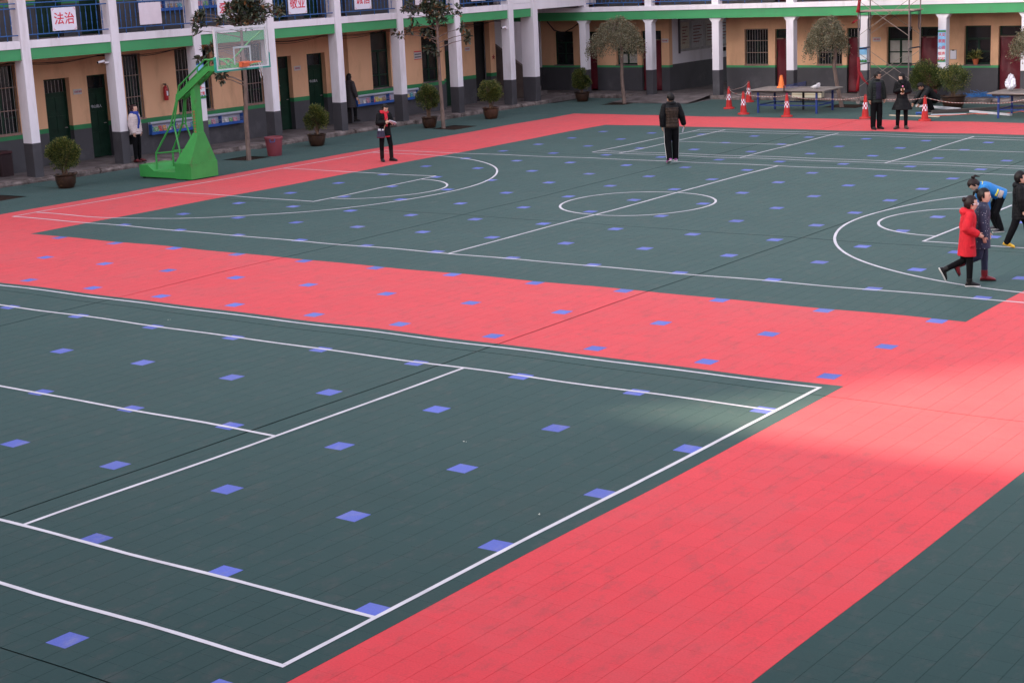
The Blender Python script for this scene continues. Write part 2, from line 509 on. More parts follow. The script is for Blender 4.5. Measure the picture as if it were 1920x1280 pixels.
def kerb_run(parent, s0, s1, t0, t1, top):
    s = s0
    while s < s1:
        L = rr.uniform(.45, 1.05); e1 = min(s + L, s1)
        b = MB(); dz = rr.uniform(-.03, .008); dt = rr.uniform(-.10, .03)
        c = .025
        x1 = t1 + dt
        poly = [(t0, -.04), (x1, -.04), (x1 + rr.uniform(-.01, .02), .04), (x1 - rr.uniform(.0, .03), top + dz - .02), (x1 - .04, top + dz), (t0, top + rr.uniform(-.002, .004))]
        n = len(poly)
        V = []
        for yy in (s + .006, (s + e1) / 2, e1 - .006):
            for q in poly: V.append((q[0] + rr.uniform(-.012, .012) * (q[0] > t0), yy, q[1] + (rr.uniform(-.008, .008) if q[1] > 0 else 0)))
        F = [tuple(range(n)), tuple(range(3 * n - 1, 2 * n - 1, -1))]
        for a in range(2):
            for k in range(n): F.append((a * n + k, (a + 1) * n + k, (a + 1) * n + (k + 1) % n, a * n + (k + 1) % n))
        b.add(V, F); b.build('kerb_stone', M_kerb, parent)
        s = e1


kerb_run(walk, -8, 23.2, -.1, .16, .12)
walk2 = empty('walkway', (0, 46, 0), R(-90)); tag(walk2, kind='structure')
b = MB(); b.box(-1.7, .0, -19.6, -12.7, -.05, .118); b.box(-1.7, .0, -9.4, 22, -.05, .118); b.box(-14, -.15, -12.7, -9.4, -.05, .115); b.build('slab', M_conc, walk2)
kerb_run(walk2, -19.5, -12.72, .0, .2, .12); kerb_run(walk2, -9.25, 22, .0, .2, .12)
b = MB(); V = []; F = []
rr2 = random.Random(5); nx, ny = 12, 8
for i in range(nx + 1):
    for j in range(ny + 1):
        t = j / ny
        V.append((-12.75 + 3.55 * i / nx + (.6 * (1 - t) if i == 0 else 0) - (.25 * t if i == nx else 0) - (.0 if i else 0), 43.9 + 2.26 * t, .012 + .11 * t ** 1.3 + rr2.uniform(-.004, .004)))
for i in range(nx):
    for j in range(ny): F.append((i * (ny + 1) + j, (i + 1) * (ny + 1) + j, (i + 1) * (ny + 1) + j + 1, i * (ny + 1) + j + 1))
b.add(V, F); o = b.build('ramp', M_conc, fix=False); tag(o, kind='structure')
sk = MB(); sk.add([(-13, 43.8, -.022), (-9, 43.8, -.022), (-9, 46.2, -.022), (-13, 46.2, -.022)], [(0, 1, 2, 3)]); tag(sk.build('ramp_base', M_conc, fix=False), kind='structure')

# ------------------------------------------------------------------ school wings


def cut_wall(root, t, thick, s0, s1, bands, opens):
    """bands: (name, material, z0, z1, proud); opens: (sa, sb, za, zb)"""
    edges = sorted({s0, s1} | {q for o in opens for q in o[:2] if s0 < q < s1})
    for nm, mt, z0, z1, proud in bands:
        for a, c in zip(edges[:-1], edges[1:]):
            mid = (a + c) / 2
            free = [(z0, z1)]
            for o in opens:
                if o[0] < mid < o[1]:
                    nf = []
                    for p, q in free:
                        if o[3] <= p or o[2] >= q: nf.append((p, q)); continue
                        if o[2] > p: nf.append((p, o[2]))
                        if o[3] < q: nf.append((o[3], q))
                    free = nf
            for p, q in free:
                b = MB(); b.box(t - thick, t + proud, a, c, p, q); b.build(nm, mt, root)


def window(root, t, s0, s1, z0, z1, bars=True, papers=(), frame=None, nb=6, rec=.14):
    """recessed glazed window; bars: steel grille near the wall face"""
    frame = frame or M_dgreen
    w = empty('window'); w.parent = root
    f = MB(); fw = .06; ti = t - rec
    zt = z0 + (z1 - z0) * .66
    f.box(ti - .05, ti, s0, s0 + fw, z0, z1); f.box(ti - .05, ti, s1 - fw, s1, z0, z1)
    f.box(ti - .05, ti, s0 + fw, s1 - fw, z0, z0 + fw); f.box(ti - .05, ti, s0 + fw, s1 - fw, z1 - fw, z1)
    f.box(ti - .048, ti + .004, s0 + fw, s1 - fw, zt - .03, zt + .03)
    sm = (s0 + s1) / 2
    f.box(ti - .046, ti + .006, sm - .035, sm + .035, z0 + fw, zt - .03)
    f.box(ti - .044, ti, s0 + fw, sm - .035, z0 + .42, z0 + .46); f.box(ti - .044, ti, sm + .035, s1 - fw, z0 + .42, z0 + .46)
    f.build('frame', frame, w)
    k = 0
    for a, c, p, q in ((s0 + fw, sm - .035, z0 + fw, z0 + .42), (sm + .035, s1 - fw, z0 + fw, z0 + .42), (s0 + fw, sm - .035, z0 + .46, zt - .03), (sm + .035, s1 - fw, z0 + .46, zt - .03), (s0 + fw, s1 - fw, zt + .03, z1 - fw)):
        g = MB(); g.box(ti - .03, ti - .022, a, c, p, q); g.build('pane', M_paper if k in papers else M_glass, w); k += 1
    sl = MB(); sl.cbox(t - rec, t + .03, s0 - .02, s1 + .02, z0 - .035, z0 + .004, .006); sl.build('sill', M_rust if bars else M_conc, w)
    if bars:
        g = MB(); tb = t - .03
        for zz in (z0 + .02, z0 + (z1 - z0) * .34, z0 + (z1 - z0) * .67, z1 - .02): g.box(tb - .008, tb + .008, s0, s1, zz - .012, zz + .012)
        g.box(tb - .010, tb + .010, s0, s0 + .02, z0, z1); g.box(tb - .010, tb + .010, s1 - .02, s1, z0, z1)
        g.build('grille_frame', M_rust, w)
        bm_ = MB(); bm_.tube([(0, 0, 0), (0, 0, z1 - z0 - .03)], .007, 6); me = bm_.mesh('bar', M_steel)
        for i in range(1, nb + 1): mobj('bar', me, w, (tb + .011, s0 + (s1 - s0) * i / (nb + 1), z0 + .015))
    return w


def door(root, t, s0, s1, z0, z1, leaf=2.1, mt=None, bars=False, text=None, rec=.2, kind='wood', trans=None):
    mt = mt or M_dgreen
    d = empty('door'); d.parent = root
    ti = t - rec; fw = .055
    f = MB()
    f.box(ti - .06, ti + .02, s0, s0 + fw, z0, z1); f.box(ti - .06, ti + .02, s1 - fw, s1, z0, z1); f.box(ti - .06, ti + .02, s0 + fw, s1 - fw, z1 - fw, z1)
    f.box(ti - .058, ti + .022, s0 + fw, s1 - fw, z0 + leaf - .03, z0 + leaf + .03)
    f.build('frame', M_dgreen, d)
    g = MB(); g.box(ti - .03, ti - .02, s0 + fw, s1 - fw, z0 + leaf + .03, z1 - fw); g.build('transom_pane', trans or M_glass, d)
    if bars:
        bm_ = MB(); bm_.tube([(0, 0, 0), (0, 0, z1 - z0 - leaf - .08)], .007, 6); me = bm_.mesh('bar', M_steel)
        for i in range(1, 7): mobj('bar', me, d, (ti + .03, s0 + (s1 - s0) * i / 7, z0 + leaf + .03))
    if kind == 'wood':
        b = MB(); b.box(ti - .045, ti - .005, s0 + fw, s1 - fw, z0 + .02, z0 + leaf - .03)
        sm = (s0 + s1) / 2
        lf = b.build('leaf', mt, d)
        for a, c in ((s0 + fw + .05, sm - .03), (sm + .03, s1 - fw - .05)):
            for p, q in ((.12, .75), (.85, 1.35), (1.45, leaf - .12)):
                pb = MB(); pb.prism([(a, z0 + p), (c, z0 + p), (c, z0 + q), (a, z0 + q)], ti - .004, ti + .008, 'x'); pb.build('panel', mt, lf)
        h = MB(); h.tube([(ti + .0, s1 - fw - .05, z0 + 1.0), (ti + .05, s1 - fw - .05, z0 + 1.0), (ti + .05, s1 - fw - .13, z0 + 1.0)], .012, 6); h.build('handle', M_steel, d)
    else:
        # quilted leather door curtain with soft folds
        n, mm = 14, 26; V = []; F = []
        rk = random.Random(int(s0 * 100))
        ph = [rk.uniform(0, 6) for _ in range(4)]
        for i in range(n + 1):
            for j in range(mm + 1):
                a = s0 + .03 + (s1 - s0 - .06) * i / n; zz = z0 + .03 + (leaf - .03) * j / mm
                tt = ti + .04 + .018 * math.sin(a * 9 + zz * 2.2 + ph[0]) + .012 * math.sin(a * 17 - zz * 3.1 + ph[1]) + .010 * math.sin(zz * 7 + a * 5 + ph[2])
                V.append((tt, a, zz))
        for i in range(n):
            for j in range(mm): F.append((i * (mm + 1) + j, (i + 1) * (mm + 1) + j, (i + 1) * (mm + 1) + j + 1, i * (mm + 1) + j + 1))
        b = MB(); b.add(V, F)
        o = b.build('curtain', M_maroon, d, smooth=80, fix=False)
        so = o.modifiers.new('s', 'SOLIDIFY'); so.thickness = .02
        b = MB(); b.box(ti - .01, ti + .05, s0 + .02, s1 - .02, z0 + leaf - .035, z0 + leaf - .005); b.build('curtain_rail', M_rust, d)
    if text:
        o = text_obj('lettering', text, .105, M_board, d, bold=.002)
        o.matrix_local = Matrix.Translation((ti + .012, (s0 + s1) / 2 - .04, z0 + 1.52)) @ Matrix.Rotation(R(90), 4, 'Z') @ Matrix.Rotation(R(90), 4, 'X')
    return d


def text_obj(name, s, size, mt, parent=None, bold=.0, ext=.0012):
    cu = bpy.data.curves.new('t', 'FONT'); cu.body = s; cu.size = size; cu.align_x = 'CENTER'; cu.align_y = 'CENTER'
    cu.offset = bold; cu.extrude = ext; cu.resolution_u = 3
    t = bpy.data.objects.new('t', cu); col.objects.link(t)
    bpy.context.view_layer.update()
    dg = bpy.context.evaluated_depsgraph_get()
    me = bpy.data.meshes.new_from_object(t.evaluated_get(dg))
    bpy.data.objects.remove(t); bpy.data.curves.remove(cu)
    me.materials.clear(); me.materials.append(mt)
    return mobj(name, me, parent)


def column(root, t0, t1, s0, s1, z0, z1, zb, flare=None):
    c = empty('column'); c.parent = root
    b = MB(); b.cbox(t0 - .004, t1 + .004, s0 - .004, s1 + .004, z0, zb, .008); b.build('painted_base', M_grey, c)
    if flare is None:
        b = MB(); b.cbox(t0, t1, s0, s1, zb, z1, .006); b.build('shaft', M_white, c)
    else:
        zf, zt, w_ = flare
        b = MB(); b.prism([(s0, zb), (s1, zb), (s1, zf), (s1 + w_, zt), (s0 - w_, zt), (s0, zf)], t0, t1, 'x'); b.build('shaft', M_white, c)
        b = MB(); b.cbox(t0, t1, s0, s1, zt + .49, z1, .006); b.build('upper_shaft', M_white, c)
    return c


bal = MB(); bal.lathe([(.009, 0), (.009, .16), (.014, .20), (.014, .24), (.007, .26), (.007, .275), (.015, .30), (.015, .50), (.008, .53), (.008, .70)], 8)
BAL = bal.mesh('baluster', M_bluep, smooth=True)


def railing(root, t, s0, s1, zb, step=.17, ext=0):
    r_ = empty('railing'); r_.parent = root
    b = MB()
    for zz in (zb, zb + .70, zb + .83): b.tube([(t, s0 - ext, zz), (t, s1 + ext, zz)], .016, 8)
    b.build('rail', M_bluep, r_)
    n = int((s1 - s0) / step)
    for i in range(1, n): mobj('baluster', BAL, r_, (t, s0 + (s1 - s0) * i / n, zb))
    p = MB(); p.tube([(t, 0, zb - .17), (t, 0, zb)], .012, 6); pm = p.mesh('post', M_bluep)
    for i in range(4): mobj('post', pm, r_, (0, s0 + (s1 - s0) * (i + .5) / 4, 0))
    p = MB(); p.tube([(t, 0, zb + .70), (t, 0, zb + .83)], .012, 6); pm = p.mesh('post', M_bluep)
    for i in range(4): mobj('post', pm, r_, (0, s0 + (s1 - s0) * (i + .5) / 4, 0))


# ---- left wing (local x = outwards to the court, local y = along the front)
LW_ = empty('school_wing', WL_O, WL_TH)
tag(LW_, 'two-storey school wing with plain square white columns and blue railings down the left side', 'building')
S0, S1 = -8.0, 22.75
for fl in (0, 1):
    h = 3.6 * fl
    zt = 3.5 + h
    bands = [('dado', M_grey, .12 + h, 1.04 + h, .0), ('painted_band', M_band, 1.04 + h, 1.17 + h, .006), ('wall', M_tan, 1.17 + h, zt, .0)]
    OA0 = [(-.23, .74, 1.19 + h, 3.1 + h), (-3.6, -2.6, 1.19 + h, 3.1 + h), (-6.4, -5.4, 1.19 + h, 3.1 + h)]
    OA1 = [(4.47, 5.13, 1.19 + h, 3.1 + h), (6.44, 7.85, 1.19 + h, 3.12 + h), (9.09, 10.06, 1.19 + h, 3.1 + h)]
    OA2 = [(15.15, 16.12, 1.19 + h, 3.1 + h), (17.78, 18.75, 1.19 + h, 3.1 + h)]
    OB1 = [(2.07, 2.95, .12 + h, 2.55 + h), (3.58, 4.36, .12 + h, 2.55 + h)]
    OB2 = [(11.0, 11.9, .12 + h, 2.55 + h), (12.63, 13.49, .12 + h, 2.55 + h)]
    OB3 = [(19.75, 20.6, .12 + h, 2.55 + h), (21.5, 22.42, .12 + h, 3.12 + h)]
    cut_wall(LW_, -1.45, .24, S0, 1.05, bands, OA0)
    cut_wall(LW_, -1.45, .24, 4.42, 10.7, bands, OA1)
    cut_wall(LW_, -1.45, .24, 14.0, 18.95, bands, OA2)
    bands2 = [(n_, m_, a, c, p) for n_, m_, a, c, p in bands]
    cut_wall(LW_, -2.05, .24, 1.05, 4.42, bands2, OB1)
    cut_wall(LW_, -2.05, .24, 10.7, 14.0, bands2, OB2)
    cut_wall(LW_, -2.05, .24, 18.95, S1, bands2, OB3)
    # returns where the window bays stand forward
    for sa, sb in ((.81, 1.05), (4.42, 4.44), (10.46, 10.7), (14.0, 14.24), (18.71, 18.95)):
        if sb - sa < .1: continue
        for n_, m_, a, c, p in bands:
            b = MB(); b.box(-2.05, -1.69, sa, sb, a, c); b.build('return_wall', m_, LW_)
    for k, (a, c, p, q) in enumerate(OA0 + OA1):
        window(LW_, -1.45, a, c, p, q, True, nb=5 if c - a < .8 else (9 if c - a > 1.2 else 7))
    for a, c, p, q in OA2: window(LW_, -1.45, a, c, p, q, False, papers=() if fl else (4,) if False else ())
    for k, (a, c, p, q) in enumerate(OB1 + OB2 + OB3[:1]):
        door(LW_, -2.05, a, c, p, q, 2.0, bars=(k == 0), text='书山路人' if False else None)
    b = MB(); b.box(-2.6, -2.5, 21.3, 22.6, .12 + h, 3.2 + h); b.build('dark_doorway', M_dark, LW_)  # dark panel behind the opening; its colour stands in for the shade inside
b = MB(); b.box(-8.2, -8, S0, S1, 0, 7.1); b.box(-8, -2.3, S0 - .2, S0, 0, 7.1); b.box(-8, -2.3, S1, S1 + .2, 0, 7.1); b.build('rear_wall', M_white, LW_)
b = MB(); b.box(-8, -.42, S0, S1, 3.55, 3.722); b.build('upper_floor', M_wtile, LW_)
b = MB(); b.box(-8.4, .25, S0 - .3, 26.2, 7.1, 7.32); b.build('roof', M_white, LW_)
COLS = [-6, -3, 0, 3, 6, 9, 12, 15, 18, 21.05]
for s in COLS: column(LW_, -.38, 0, s, s + .28, .10, 7.1, 1.03)
column(LW_, -.55, 0.05, 22.45, 22.73, .10, 7.1, 1.03)
ends = COLS + [22.45]
for a, c in zip(ends[:-1], ends[1:]):
    b = MB(); b.box(-.36, -.06, a + .281, c - .001, 3.25, 3.55); b.build('fascia_beam', M_fascia, LW_)
    b = MB(); b.cbox(-.42, -.03, a + .281, c - .001, 3.551, 3.755, .008); b.build('slab_edge', M_white, LW_)
    if c < 22:
        railing(LW_, -.10, a + .28, c, 3.90)
# stair hall at the corner
b = MB(); b.box(-.22, -.02, 21.34, 22.44, 3.76, 7.1); b.box(-.24, .04, 22.74, 25.72, 3.50, 7.1); b.build('stair_hall_wall', M_white, LW_)
b = MB(); b.box(-4.6, -4.4, 22.96, 29.0, .1, 7.1); b.build('hall_rear_wall', M_white, LW_)
b = MB(); b.box(-4.39, -4.37, 24.4, 25.1, .12, 2.2); b.build('hall_doorway', M_dark, LW_)  # dark plate on the solid wall, painting the shade of an opening
b = MB(); b.box(-4.4, -.3, 22.96, 27.0, 3.5, 3.7); b.build('hall_ceiling', M_white, LW_)
st_ = empty('staircase'); st_.parent = LW_
b = MB(); b.prism([(-1.15, .12), (-1.15, 1.15), (-1.3, 1.25), (-1.65, 1.45), (-4.3, 3.1), (-4.3, .12)], 23.6, 23.75, 'y'); b.build('balustrade', mat('stair_concrete', (.17, .13, .115), .85, .2, 3, .3, 30), st_)
for k in range(10):
    b = MB(); b.box(-1.5 - .29 * (k + 1), -1.5 - .29 * k, 23.76, 25.2, .12, .12 + .165 * (k + 1)); b.build('step', M_conc, st_)

# ---- far wing
FW = empty('school_wing', (0, 46, 0), R(-90))
tag(FW, 'two-storey school wing with flared white columns and maroon door curtains across the far side', 'building')
FS0, FS1 = -18.4, 20.0
for fl in (0, 1):
    h = 3.3 * fl
    zt = 3.22 + h
    bands = [('dado', M_grey, .115 + h, 1.03 + h, .0), ('painted_band', M_fascia, 1.03 + h, 1.115 + h, .006), ('wall', M_tan, 1.115 + h, zt, .0)]
    W1 = [(-17.32, -16.4), (-14.37, -13.4)]
    W2 = [(-8.69, -7.71), (-5.74, -4.75), (-3.05, -2.1), (-.22, .71), (2.7, 3.65), (5.5, 6.45), (8.4, 9.35), (11.3, 12.25), (14.2, 15.15)]
    D1 = [(-16.1, -15.27), (-13.2, -12.3)]
    D2 = [(-7.43, -6.55), (-4.57, -3.7), (-1.83, -.95), (.98, 1.85), (4.0, 4.85), (6.9, 7.75), (9.8, 10.65), (12.7, 13.55)]
    op = [(a, c, 1.13 + h, 2.45 + h) for a, c in W1 + W2] + [(a, c, .115 + h, 2.43 + h) for a, c in D1 + D2]
    if fl == 0:
        cut_wall(FW, -1.4, .24, FS0 + .45, -11.95, bands, op); cut_wall(FW, -1.4, .24, -9.46, FS1, bands, op)
        b = MB(); b.box(-1.64, -1.36, FS0, FS0 + .44, 1.03, zt); b.build('end_pier', M_white, FW)
        b = MB(); b.box(-1.64, -1.358, FS0, FS0 + .44, .115, 1.029); b.build('end_pier_base', M_grey, FW)
    else:
        cut_wall(FW, -1.4, .24, FS0, FS1, bands, op)
    for k, (a, c) in enumerate(W1 + W2):
        window(FW, -1.4, a, c, 1.13 + h, 2.45 + h, k in (2, 3), papers=(0, 1, 2, 3) if k == 4 else ((0, 1) if k == 1 else ()), nb=8)
    for k, (a, c) in enumerate(D1 + D2):
        door(FW, -1.4, a, c, .115 + h, 2.43 + h, 1.98, kind='curtain', rec=.14, bars=(k == 3), trans=None)
b = MB(); b.box(-9, -8.8, FS0, -12.15, 0, 6.7); b.box(-9, -8.8, -12.15, -9.26, 2.9, 6.7); b.box(-9, -8.8, -9.26, FS1, 0, 6.7); b.box(-8.8, -1.64, FS0, FS0 + .2, 0, 6.7); b.box(-8.8, -1.64, FS1 - .2, FS1, 0, 6.7); b.build('rear_wall', M_white, FW)
b = MB(); b.box(-8.8, -.06, FS0, FS1, 3.22, 3.40); b.build('upper_floor', M_wtile, FW)
b = MB(); b.box(-9.2, .3, FS0 - .3, FS1 + .3, 6.7, 6.9); b.build('roof', M_white, FW)
# passage through the wing
pz = [('passage_dado', M_grey, .115, 1.13), ('passage_wall', M_white, 1.13, 3.22)]
for nm, mt, a, c in pz:
    b = MB(); b.box(-8.8, -1.641, -12.15, -11.95, a, c); b.build(nm, mt, FW)
    b = MB(); b.box(-8.8, -1.641, -9.46, -9.26, a, c); b.build(nm, mt, FW)
for s in (-14.86, -11.87, -9.0, -5.98, -3.16, -.32, 2.52, 5.4, 8.3, 11.2, 14.1, 17.0):
    column(FW, -.30, 0, s - .28, s, .10, 6.7, 1.04, flare=(2.78, 2.93, .12))
b = MB(); b.box(-.28, .05, FS0, FS1, 2.931, 3.25); b.build('fascia_beam', M_fascia, FW)
b = MB(); b.cbox(-.34, .09, FS0, FS1, 3.251, 3.42, .008); b.build('slab_edge', M_white, FW)
sl = [-14.86, -11.87, -9.0, -5.98, -3.16, -.32, 2.52, 5.4, 8.3, 11.2]
for a, c in zip(sl[:-1], sl[1:]): railing(FW, -.12, a, c - .28, 3.56)

# ---- building the photograph is taken from, and an unseen tower block added to shade the yard
HB = empty('school_wing', (0, 0, 0)); tag(HB, 'two-storey school wing behind the viewer with an open upper gallery', 'building')
b = MB(); b.box(-22, 46, -16, -9.4, -.05, 6.4); b.build('wall', M_tan, HB)
b = MB(); b.box(-22, 46, -9.4, -6.6, 3.3, 3.6); b.build('upper_floor', M_wtile, HB)
b = MB(); b.box(-22.3, 46.3, -16.3, -6.5, 6.42, 6.67); b.build('roof', M_white, HB)
b = MB(); b.box(-22, 46, -6.75, -6.6, 3.6, 4.15); b.build('parapet', M_white, HB)
for x in (-21, -17, -13, -9, -5, -1, 3, 7, 11, 15, 23, 27, 31, 35, 39, 43):
    b = MB(); b.cbox(x, x + .3, -7.0, -6.62, 0, 3.3, .01); b.cbox(x, x + .3, -7.0, -6.78, 4.15, 6.42, .01); b.build('column', M_white, HB)
TW = empty('shade_tower', (-27.5, -40.5, 0), math.atan2(.62, -.78))  # added out of view, placed and sized to block the sun
tag(TW, 'tall pale unseen block added behind the school to shade the yard', 'building')
b = MB(); b.box(0, 52, 0, 14, -.05, 42); b.build('wall', mat('tower_render', (.45, .40, .36), .8, .08, .3), TW)
for k in range(1, 14):
    b = MB(); b.box(-.2, 52.2, -.25, -.01, k * 3 - .2, k * 3 + .1); b.build('balcony_slab', M_white, TW)
# ------------------------------------------------------------------ things on the walls
LM = Matrix.Translation(WL_O) @ Matrix.Rotation(WL_TH, 4, 'Z')
FM = Matrix.Translation((0, 46, 0)) @ Matrix.Rotation(R(-90), 4, 'Z')
FACE = Matrix.Rotation(R(90), 4, 'Z') @ Matrix.Rotation(R(90), 4, 'X')   # text plane -> facing local +x


def thing(name, label, cat, M=None, loc=(0, 0, 0), rz=0.0, group=None):
    o = empty(name, loc, rz)
    if M is not None: o.matrix_world = M @ Matrix.Translation(loc)
    return tag(o, label, cat, group)


def txt_part(parent, s, size, mt, loc, bold=.004):
    o = text_obj('lettering', s, size, mt, parent, bold)
    o.matrix_local = Matrix.Translation(loc) @ FACE
    return o


signs = [(1.5, '法治', 'white slogan board with red lettering on the leftmost full railing bay'), (4.5, None, 'blank faded pinkish board hung on the blue upper railing'),
         (7.46, '爱国', 'white slogan board with red lettering half hidden behind tree leaves'), (10.4, '敬业', 'white slogan board with red lettering just right of the backboard'),
         (13.4, '诚信', 'white slogan board with red lettering above the woman in the grey coat'), (16.4, None, 'white board mostly hidden behind the second leafy tree'), (19.4, None, 'pale board hung on the railing bay nearest the corner')]
for s, tx, lb in signs:
    t = thing('slogan_board', lb, 'sign', LM, (-.065, s, 4.26), group='boards on the upper railing')
    b = MB(); b.cbox(0, .02, -.4, .4, -.305, .305, .004); b.build('panel', M_board if tx else M_boardf, t)
    if tx:
        txt_part(t, tx, .34, M_redp, (.0225, 0, -.01), .004)
        b = MB()
        for sy in (-1, 1):
            for sz in (-1, 1):
                b.box(.0205, .022, min(sy * .37, sy * .31), max(sy * .37, sy * .31), sz * .275 - .005, sz * .275 + .005)
                b.box(.0205, .022, min(sy * .37, sy * .36), max(sy * .37, sy * .36), min(sz * .269, sz * .225), max(sz * .269, sz * .225))
        b.build('corner_mark', M_redp, t)

M_sky = mat('banner_sky', (.22, .48, .72), .4, .25, 3)
M_lawn = mat('banner_lawn', (.05, .22, .06), .5, .5, 18)
M_white2 = mat('banner_white', (.7, .72, .76), .4, .05, 3)


def banner(M, loc, wd, z0, z1, rows, lb, size=.115):
    t = thing('banner', lb, 'banner', M, loc)
    h = z1 - z0
    b = MB(); b.box(.0, .008, 0, wd, z0, z1); b.build('cloth', M_sky, t)
    b = MB()
    n = 10; top = [(wd * k / n, z0 + .09 + .025 * math.sin(k * 1.7)) for k in range(n + 1)]
    b.prism([(.0, z0 + .012)] + [(wd, z0 + .012)] + top[::-1], .0085, .011, 'x'); b.build('printed_lawn', M_lawn, t)
    b = MB(); b.box(.0082, .0095, .01, wd - .01, z0 + .11, z0 + .11 + h * .3); b.build('printed_cloud', M_white2, t)
    b = MB(); b.box(.0085, .011, 0, wd, z1 - .08, z1 - .02); b.build('printed_edge', M_lawn if len(rows) > 3 else M_bluep, t)
    for (z, s) in rows: txt_part(t, s, size, M_redp, (.0125, wd / 2, z), .0025)
    return t


banner(LM, (.004, 5.99, 0), .28, 1.68, 2.76, [(2.17, '更笑'), (2.0, '美一'), (1.83, '好笑')], 'sky-blue slogan banner on the column behind the hoop stand')
banner(FM, (.002, -.6, 0), .275, 1.32, 2.40, [(2.23, '大见'), (2.02, '家面'), (1.80, '心说'), (1.60, '情声'), (1.42, '好好')], 'sky-blue slogan banner on the column right of the scaffold', .125)
banner(FM, (.002, -3.44, 0), .275, 1.31, 1.84, [], 'short sky-blue banner on the column behind the scaffold')

# door lettering and name plates
k = 0
for s, dt in ((3.97, -2.05), (13.06, -2.05), (11.45, -2.05)):
    pass
for M, t0, s, z, lb, tx in ((LM, -2.045, 3.2, 2.12, 'small grey name plate between the two green doors at left', None), (LM, -2.045, 12.15, 2.12, 'small grey name plate between the green doors right of the backboard', None),
                            (LM, -2.045, 21.05, 2.16, 'small grey name plate left of the dark corner doorway', None), (FM, -1.395, -12.12, 2.05, 'small white name plate left of the passage', '—'),
                            (FM, -1.395, -5.98, 2.03, 'small white name plate left of the smaller umbrella tree', '—'), (FM, -1.395, -3.42, 2.02, 'small white name plate behind the scaffold', '—')):
    t = thing('name_plate', lb, 'sign', M, (t0, s, z), group='classroom name plates')
    b = MB(); b.cbox(.0, .014, -.15, .15, -.075, .075, .003); b.build('plate', M_plate, t)
    b = MB(); rk = random.Random(int(s * 10))
    y = -.11
    while y < .1:
        wdt = rk.uniform(.03, .05); b.box(.0142, .0155, y, y + wdt, -.03, .03); y += wdt + .015
    b.build('lettering', mat('plate_text', (.35, .10, .14), .6, 0), t)
# red-edged notice
t = thing('wall_notice', 'white notice with red top and bottom edges left of a tree trunk', 'sign', LM, (-1.447, 17.55, 2.17))
b = MB(); b.box(0, .012, -.2, .2, -.15, .15); b.build('panel', M_plate, t)
b = MB(); b.box(.0125, .014, -.2, .2, .11, .15); b.box(.0125, .014, -.2, .2, -.15, -.125); b.build('edge', M_redp, t)
b = MB()
for zz in (.035, -.06): b.box(.0125, .0135, -.17, .17, zz - .02, zz + .02)
b.build('lettering', mat('notice_text', (.10, .09, .10), .6, 0), t)
# white text on the green doors
for s in (3.97, 13.06, 11.45):
    d = None
lets = mat('door_text', (.5, .5, .55), .6, .1)
for s in (3.97, 13.06, 11.3):
    for o in [o for o in LW_.children if o.name.startswith('door')]: pass
    q = text_obj('door_lettering', '书山路人', .10, lets, LW_, .001); q.matrix_local = Matrix.Translation((-2.234, s, 1.62)) @ FACE

# stars
M_star = mat('star_red', (.30, .035, .03), .6, .1)
for M, loc, lb in ((LM, (-2.047, 22.6, 1.75), 'small red star painted on the pier beside the dark doorway'), (FM, (-1.358, -18.2, 1.75), 'small red star on the white pier at the corner')):
    t = thing('wall_star', lb, 'star', M, loc)
    pts = []
    for k in range(10):
        a = R(90) + k * R(36); rr_ = .11 if k % 2 == 0 else .045; pts.append((rr_ * math.cos(a), rr_ * math.sin(a)))
    b = MB(); b.prism(pts, 0, .006, 'x'); b.build('star', M_star, t)

# fire extinguisher
t = thing('fire_extinguisher', 'red fire extinguisher hung on the tan wall', 'extinguisher', LM, (-1.36, 5.91, 1.64))
M_ext = mat('ext_red', (.42, .03, .035), .35, .1)
b = MB(); b.lathe([(.062, 0), (.07, .02), (.07, .34), (.055, .39), (.025, .42), (.025, .44)], 16); b.build('cylinder', M_ext, t, smooth=True)
b = MB(); b.box(-.02, .02, -.06, .04, .46, .48); b.box(-.015, .015, -.08, .02, .49, .505); b.lathe([(.02, .43), (.02, .47)], 8); b.build('valve', M_black, t)
b = MB(); b.tube([(.02, 0, .45), (.07, .03, .42), (.075, .05, .3), (.06, .06, .12)], .011, 6); b.build('hose', M_black, t)
b = MB(); b.box(.0695, .0712, -.03, .03, .14, .28); b.build('label_sticker', M_board, t)
b = MB(); b.box(-.088, -.06, -.02, .02, .36, .40); b.build('bracket', M_steel, t)

# CCTV cameras
for M, loc, lb, ang in ((LM, (-.25, 2.86, 2.98), 'white bullet camera on the second column from the left', -60), (LM, (-.12, 20.98, 2.9), 'boxy white camera on the column by the dark doorway', -60)):
    t = thing('security_camera', lb, 'camera', M, loc)
    b = MB(); b.box(-.03, .03, .0, .14, -.02, .03); b.build('bracket', M_white, t)
    b = MB(); b.tube([(0, .0, .05), (.0, -.22, .02)], .035, 10); b.build('housing', M_white, t, smooth=True)
    b = MB(); b.tube([(0, -.221, .02), (0, -.235, .018)], .03, 10); b.build('lens', M_black, t)

